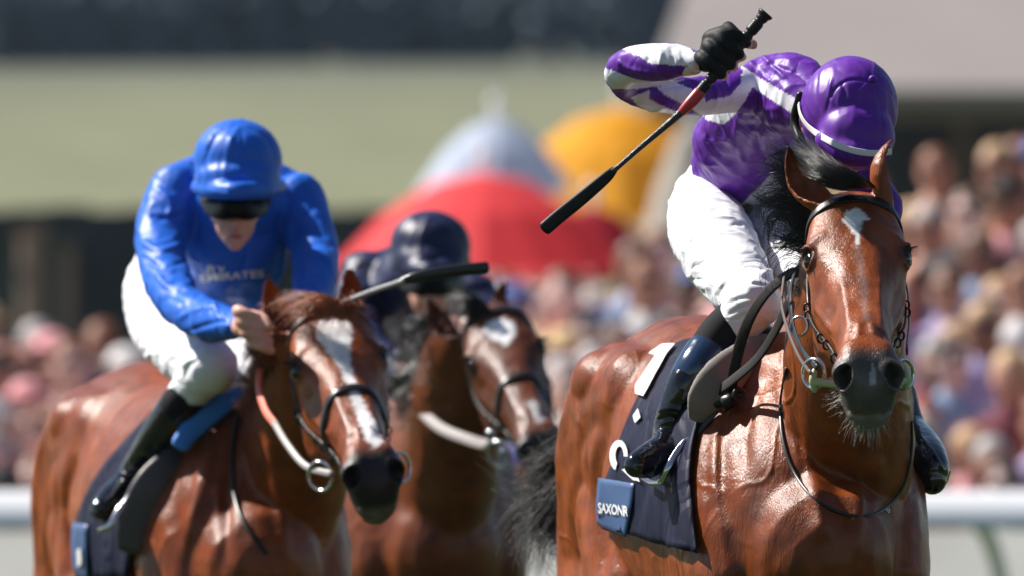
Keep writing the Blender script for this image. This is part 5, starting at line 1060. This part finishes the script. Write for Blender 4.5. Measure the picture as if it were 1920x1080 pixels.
g.add(V, [(0, 1, 2, 3), (3, 2, 5, 4), (0, 3, 4), (1, 5, 2), (6, 9, 8, 7), (9, 10, 11, 8), (6, 10, 9), (7, 8, 11), (0, 6, 7, 1), (4, 5, 11, 10), (0, 4, 10, 6), (1, 7, 11, 5)])
gpart('roof', g, mat('grey_roof_sheet', (.23, .20, .19), rough=.7, var=.06, var_scale=.6), bd, smooth_=False)
g = Geo(); box(g, ((xl + xr) / 2, y0 + 10, ze / 2), (12.4, 6, ze / 2 - .2)); gpart('wall', g, mat('painted_shade_wall', (.022, .024, .028), rough=.9), bd, smooth_=False)  # near-black wall colour paints the shadow of the open stand under the eaves
for i in range(9): g = Geo(); box(g, (xl + .6 + i * 3.05, y0 + 3.2, ze / 2 - .1), (.07, .07, ze / 2 - .1)); gpart('column', g, pm, bd, smooth_=False)
# trees and hedge at the top of the hill
lm = mat('haze_tinted_leaves', (.10, .135, .165), rough=.8, spec=.2, var=.5, var_scale=.6); bk = mat('tree_bark', (.06, .045, .035), rough=.9)  # blue tint of distance haze is mixed into the leaf colour
def tree(x, y, z, h_, r_, seed, lab):
    rg = np.random.default_rng(seed); t = thing('tree', lab, 'tree', (x, y, z), group='trees along the top of the hill'); g = Geo(); tube(g, [(x, y, z - .3, .3, .3), (x + .2, y, z + h_ * .35, .22, .22), (x, y + .2, z + h_ * .7, .1, .1)], n=8)
    for b in range(5): a = b * 1.26 + rg.uniform(0, 1); tube(g, [(x, y, z + h_ * .3, .12, .12), (x + math.cos(a) * r_ * .4, y + math.sin(a) * r_ * .4, z + h_ * .5, .08, .08), (x + math.cos(a) * r_ * .7, y + math.sin(a) * r_ * .7, z + h_ * .68, .03, .03)], n=6)
    gpart('trunk', g, bk, t); n = 2600; cc = rg.normal(0, 1, (16, 3)); cc = nrm(cc) * rg.uniform(.35, .95, (16, 1)) * [r_, r_, h_ * .46] + [x, y, z + h_ * .44]
    c = cc[rg.integers(0, 16, n)] + nrm(rg.normal(0, 1, (n, 3))) * rg.uniform(.6, 1, (n, 1)) * r_ * .42; u = nrm(rg.normal(0, 1, (n, 3))); v = nrm(np.cross(u, rg.normal(0, 1, (n, 3)))); s = rg.uniform(.18, .38, (n, 1))
    V = np.stack([c - u*s, c + v*s*.6, c + u*s, c - v*s*.6], 1).reshape(-1, 3); g = Geo(); g.add(V, [(4*i, 4*i+1, 4*i+2, 4*i+3) for i in range(n)]); gpart('crown', g, lm, t, smooth_=False)
rr2 = random.Random(3); ordn = 'first second third fourth fifth sixth seventh eighth ninth tenth eleventh twelfth thirteenth fourteenth fifteenth sixteenth seventeenth eighteenth nineteenth twentieth'.split() + ['twenty-' + w_ for w_ in 'first second third fourth fifth sixth seventh eighth ninth'.split()] + ['thirtieth'] + ['thirty-' + w_ for w_ in 'first second third fourth fifth sixth seventh eighth ninth'.split()] + ['fortieth'] + ['forty-' + w_ for w_ in 'first second third fourth fifth sixth'.split()]
for i in range(46):
    x = -42 + i * 1.9 + rr2.uniform(-.7, .7); y = 285 + (i % 2) * 7 + rr2.uniform(-3, 3); tree(x, y, hill(x, y) - .3, rr2.uniform(9, 12), rr2.uniform(3.8, 4.8), 40 + i, f"{['tall dark', 'broad dark', 'rounded green', 'uneven bushy'][i % 4]} tree on the hilltop, {ordn[i]} from the left along the tree line")


# hedge under the trees
rg = np.random.default_rng(77); hd = thing('hedge', 'long dark hedge along the foot of the hilltop trees', 'hedge', (0, 279, hill(0, 279))); g = Geo(); n = 21000
c = np.stack([rg.uniform(-46, 48, n), 279 + rg.normal(0, .7, n), rg.uniform(0, 1, n) ** .8 * 2.6], 1); c[:, 2] += [hill(a, b) - .1 for a, b in c[:, :2]]; c[:, 2] += np.sin(c[:, 0] * .9) * .25
u = nrm(rg.normal(0, 1, (n, 3))); v = nrm(np.cross(u, rg.normal(0, 1, (n, 3)))); s = rg.uniform(.15, .32, (n, 1)); V = np.stack([c - u*s, c + v*s*.6, c + u*s, c - v*s*.6], 1).reshape(-1, 3)
g.add(V, [(4*i, 4*i+1, 4*i+2, 4*i+3) for i in range(n)]); gpart('foliage', g, lm, hd, smooth_=False)

# air between the camera and the far trees
hm = bpy.data.materials.new('haze_air'); g = Geo(); box(g, (0, 190, 12), (110, 235, 14.5)); solo('haze', g, hm, None, None, loc=(0, 0, -2.5), kind='stuff', smooth_=False)
hm.use_nodes = True; n_ = hm.node_tree.nodes; n_.remove(n_['Principled BSDF']); pv = n_.new('ShaderNodeVolumePrincipled')
pv.inputs['Color'].default_value = (.62, .78, 1.0, 1); pv.inputs['Density'].default_value = .00011; pv.inputs['Anisotropy'].default_value = .2
hm.node_tree.links.new(pv.outputs[0], n_['Material Output'].inputs['Volume'])
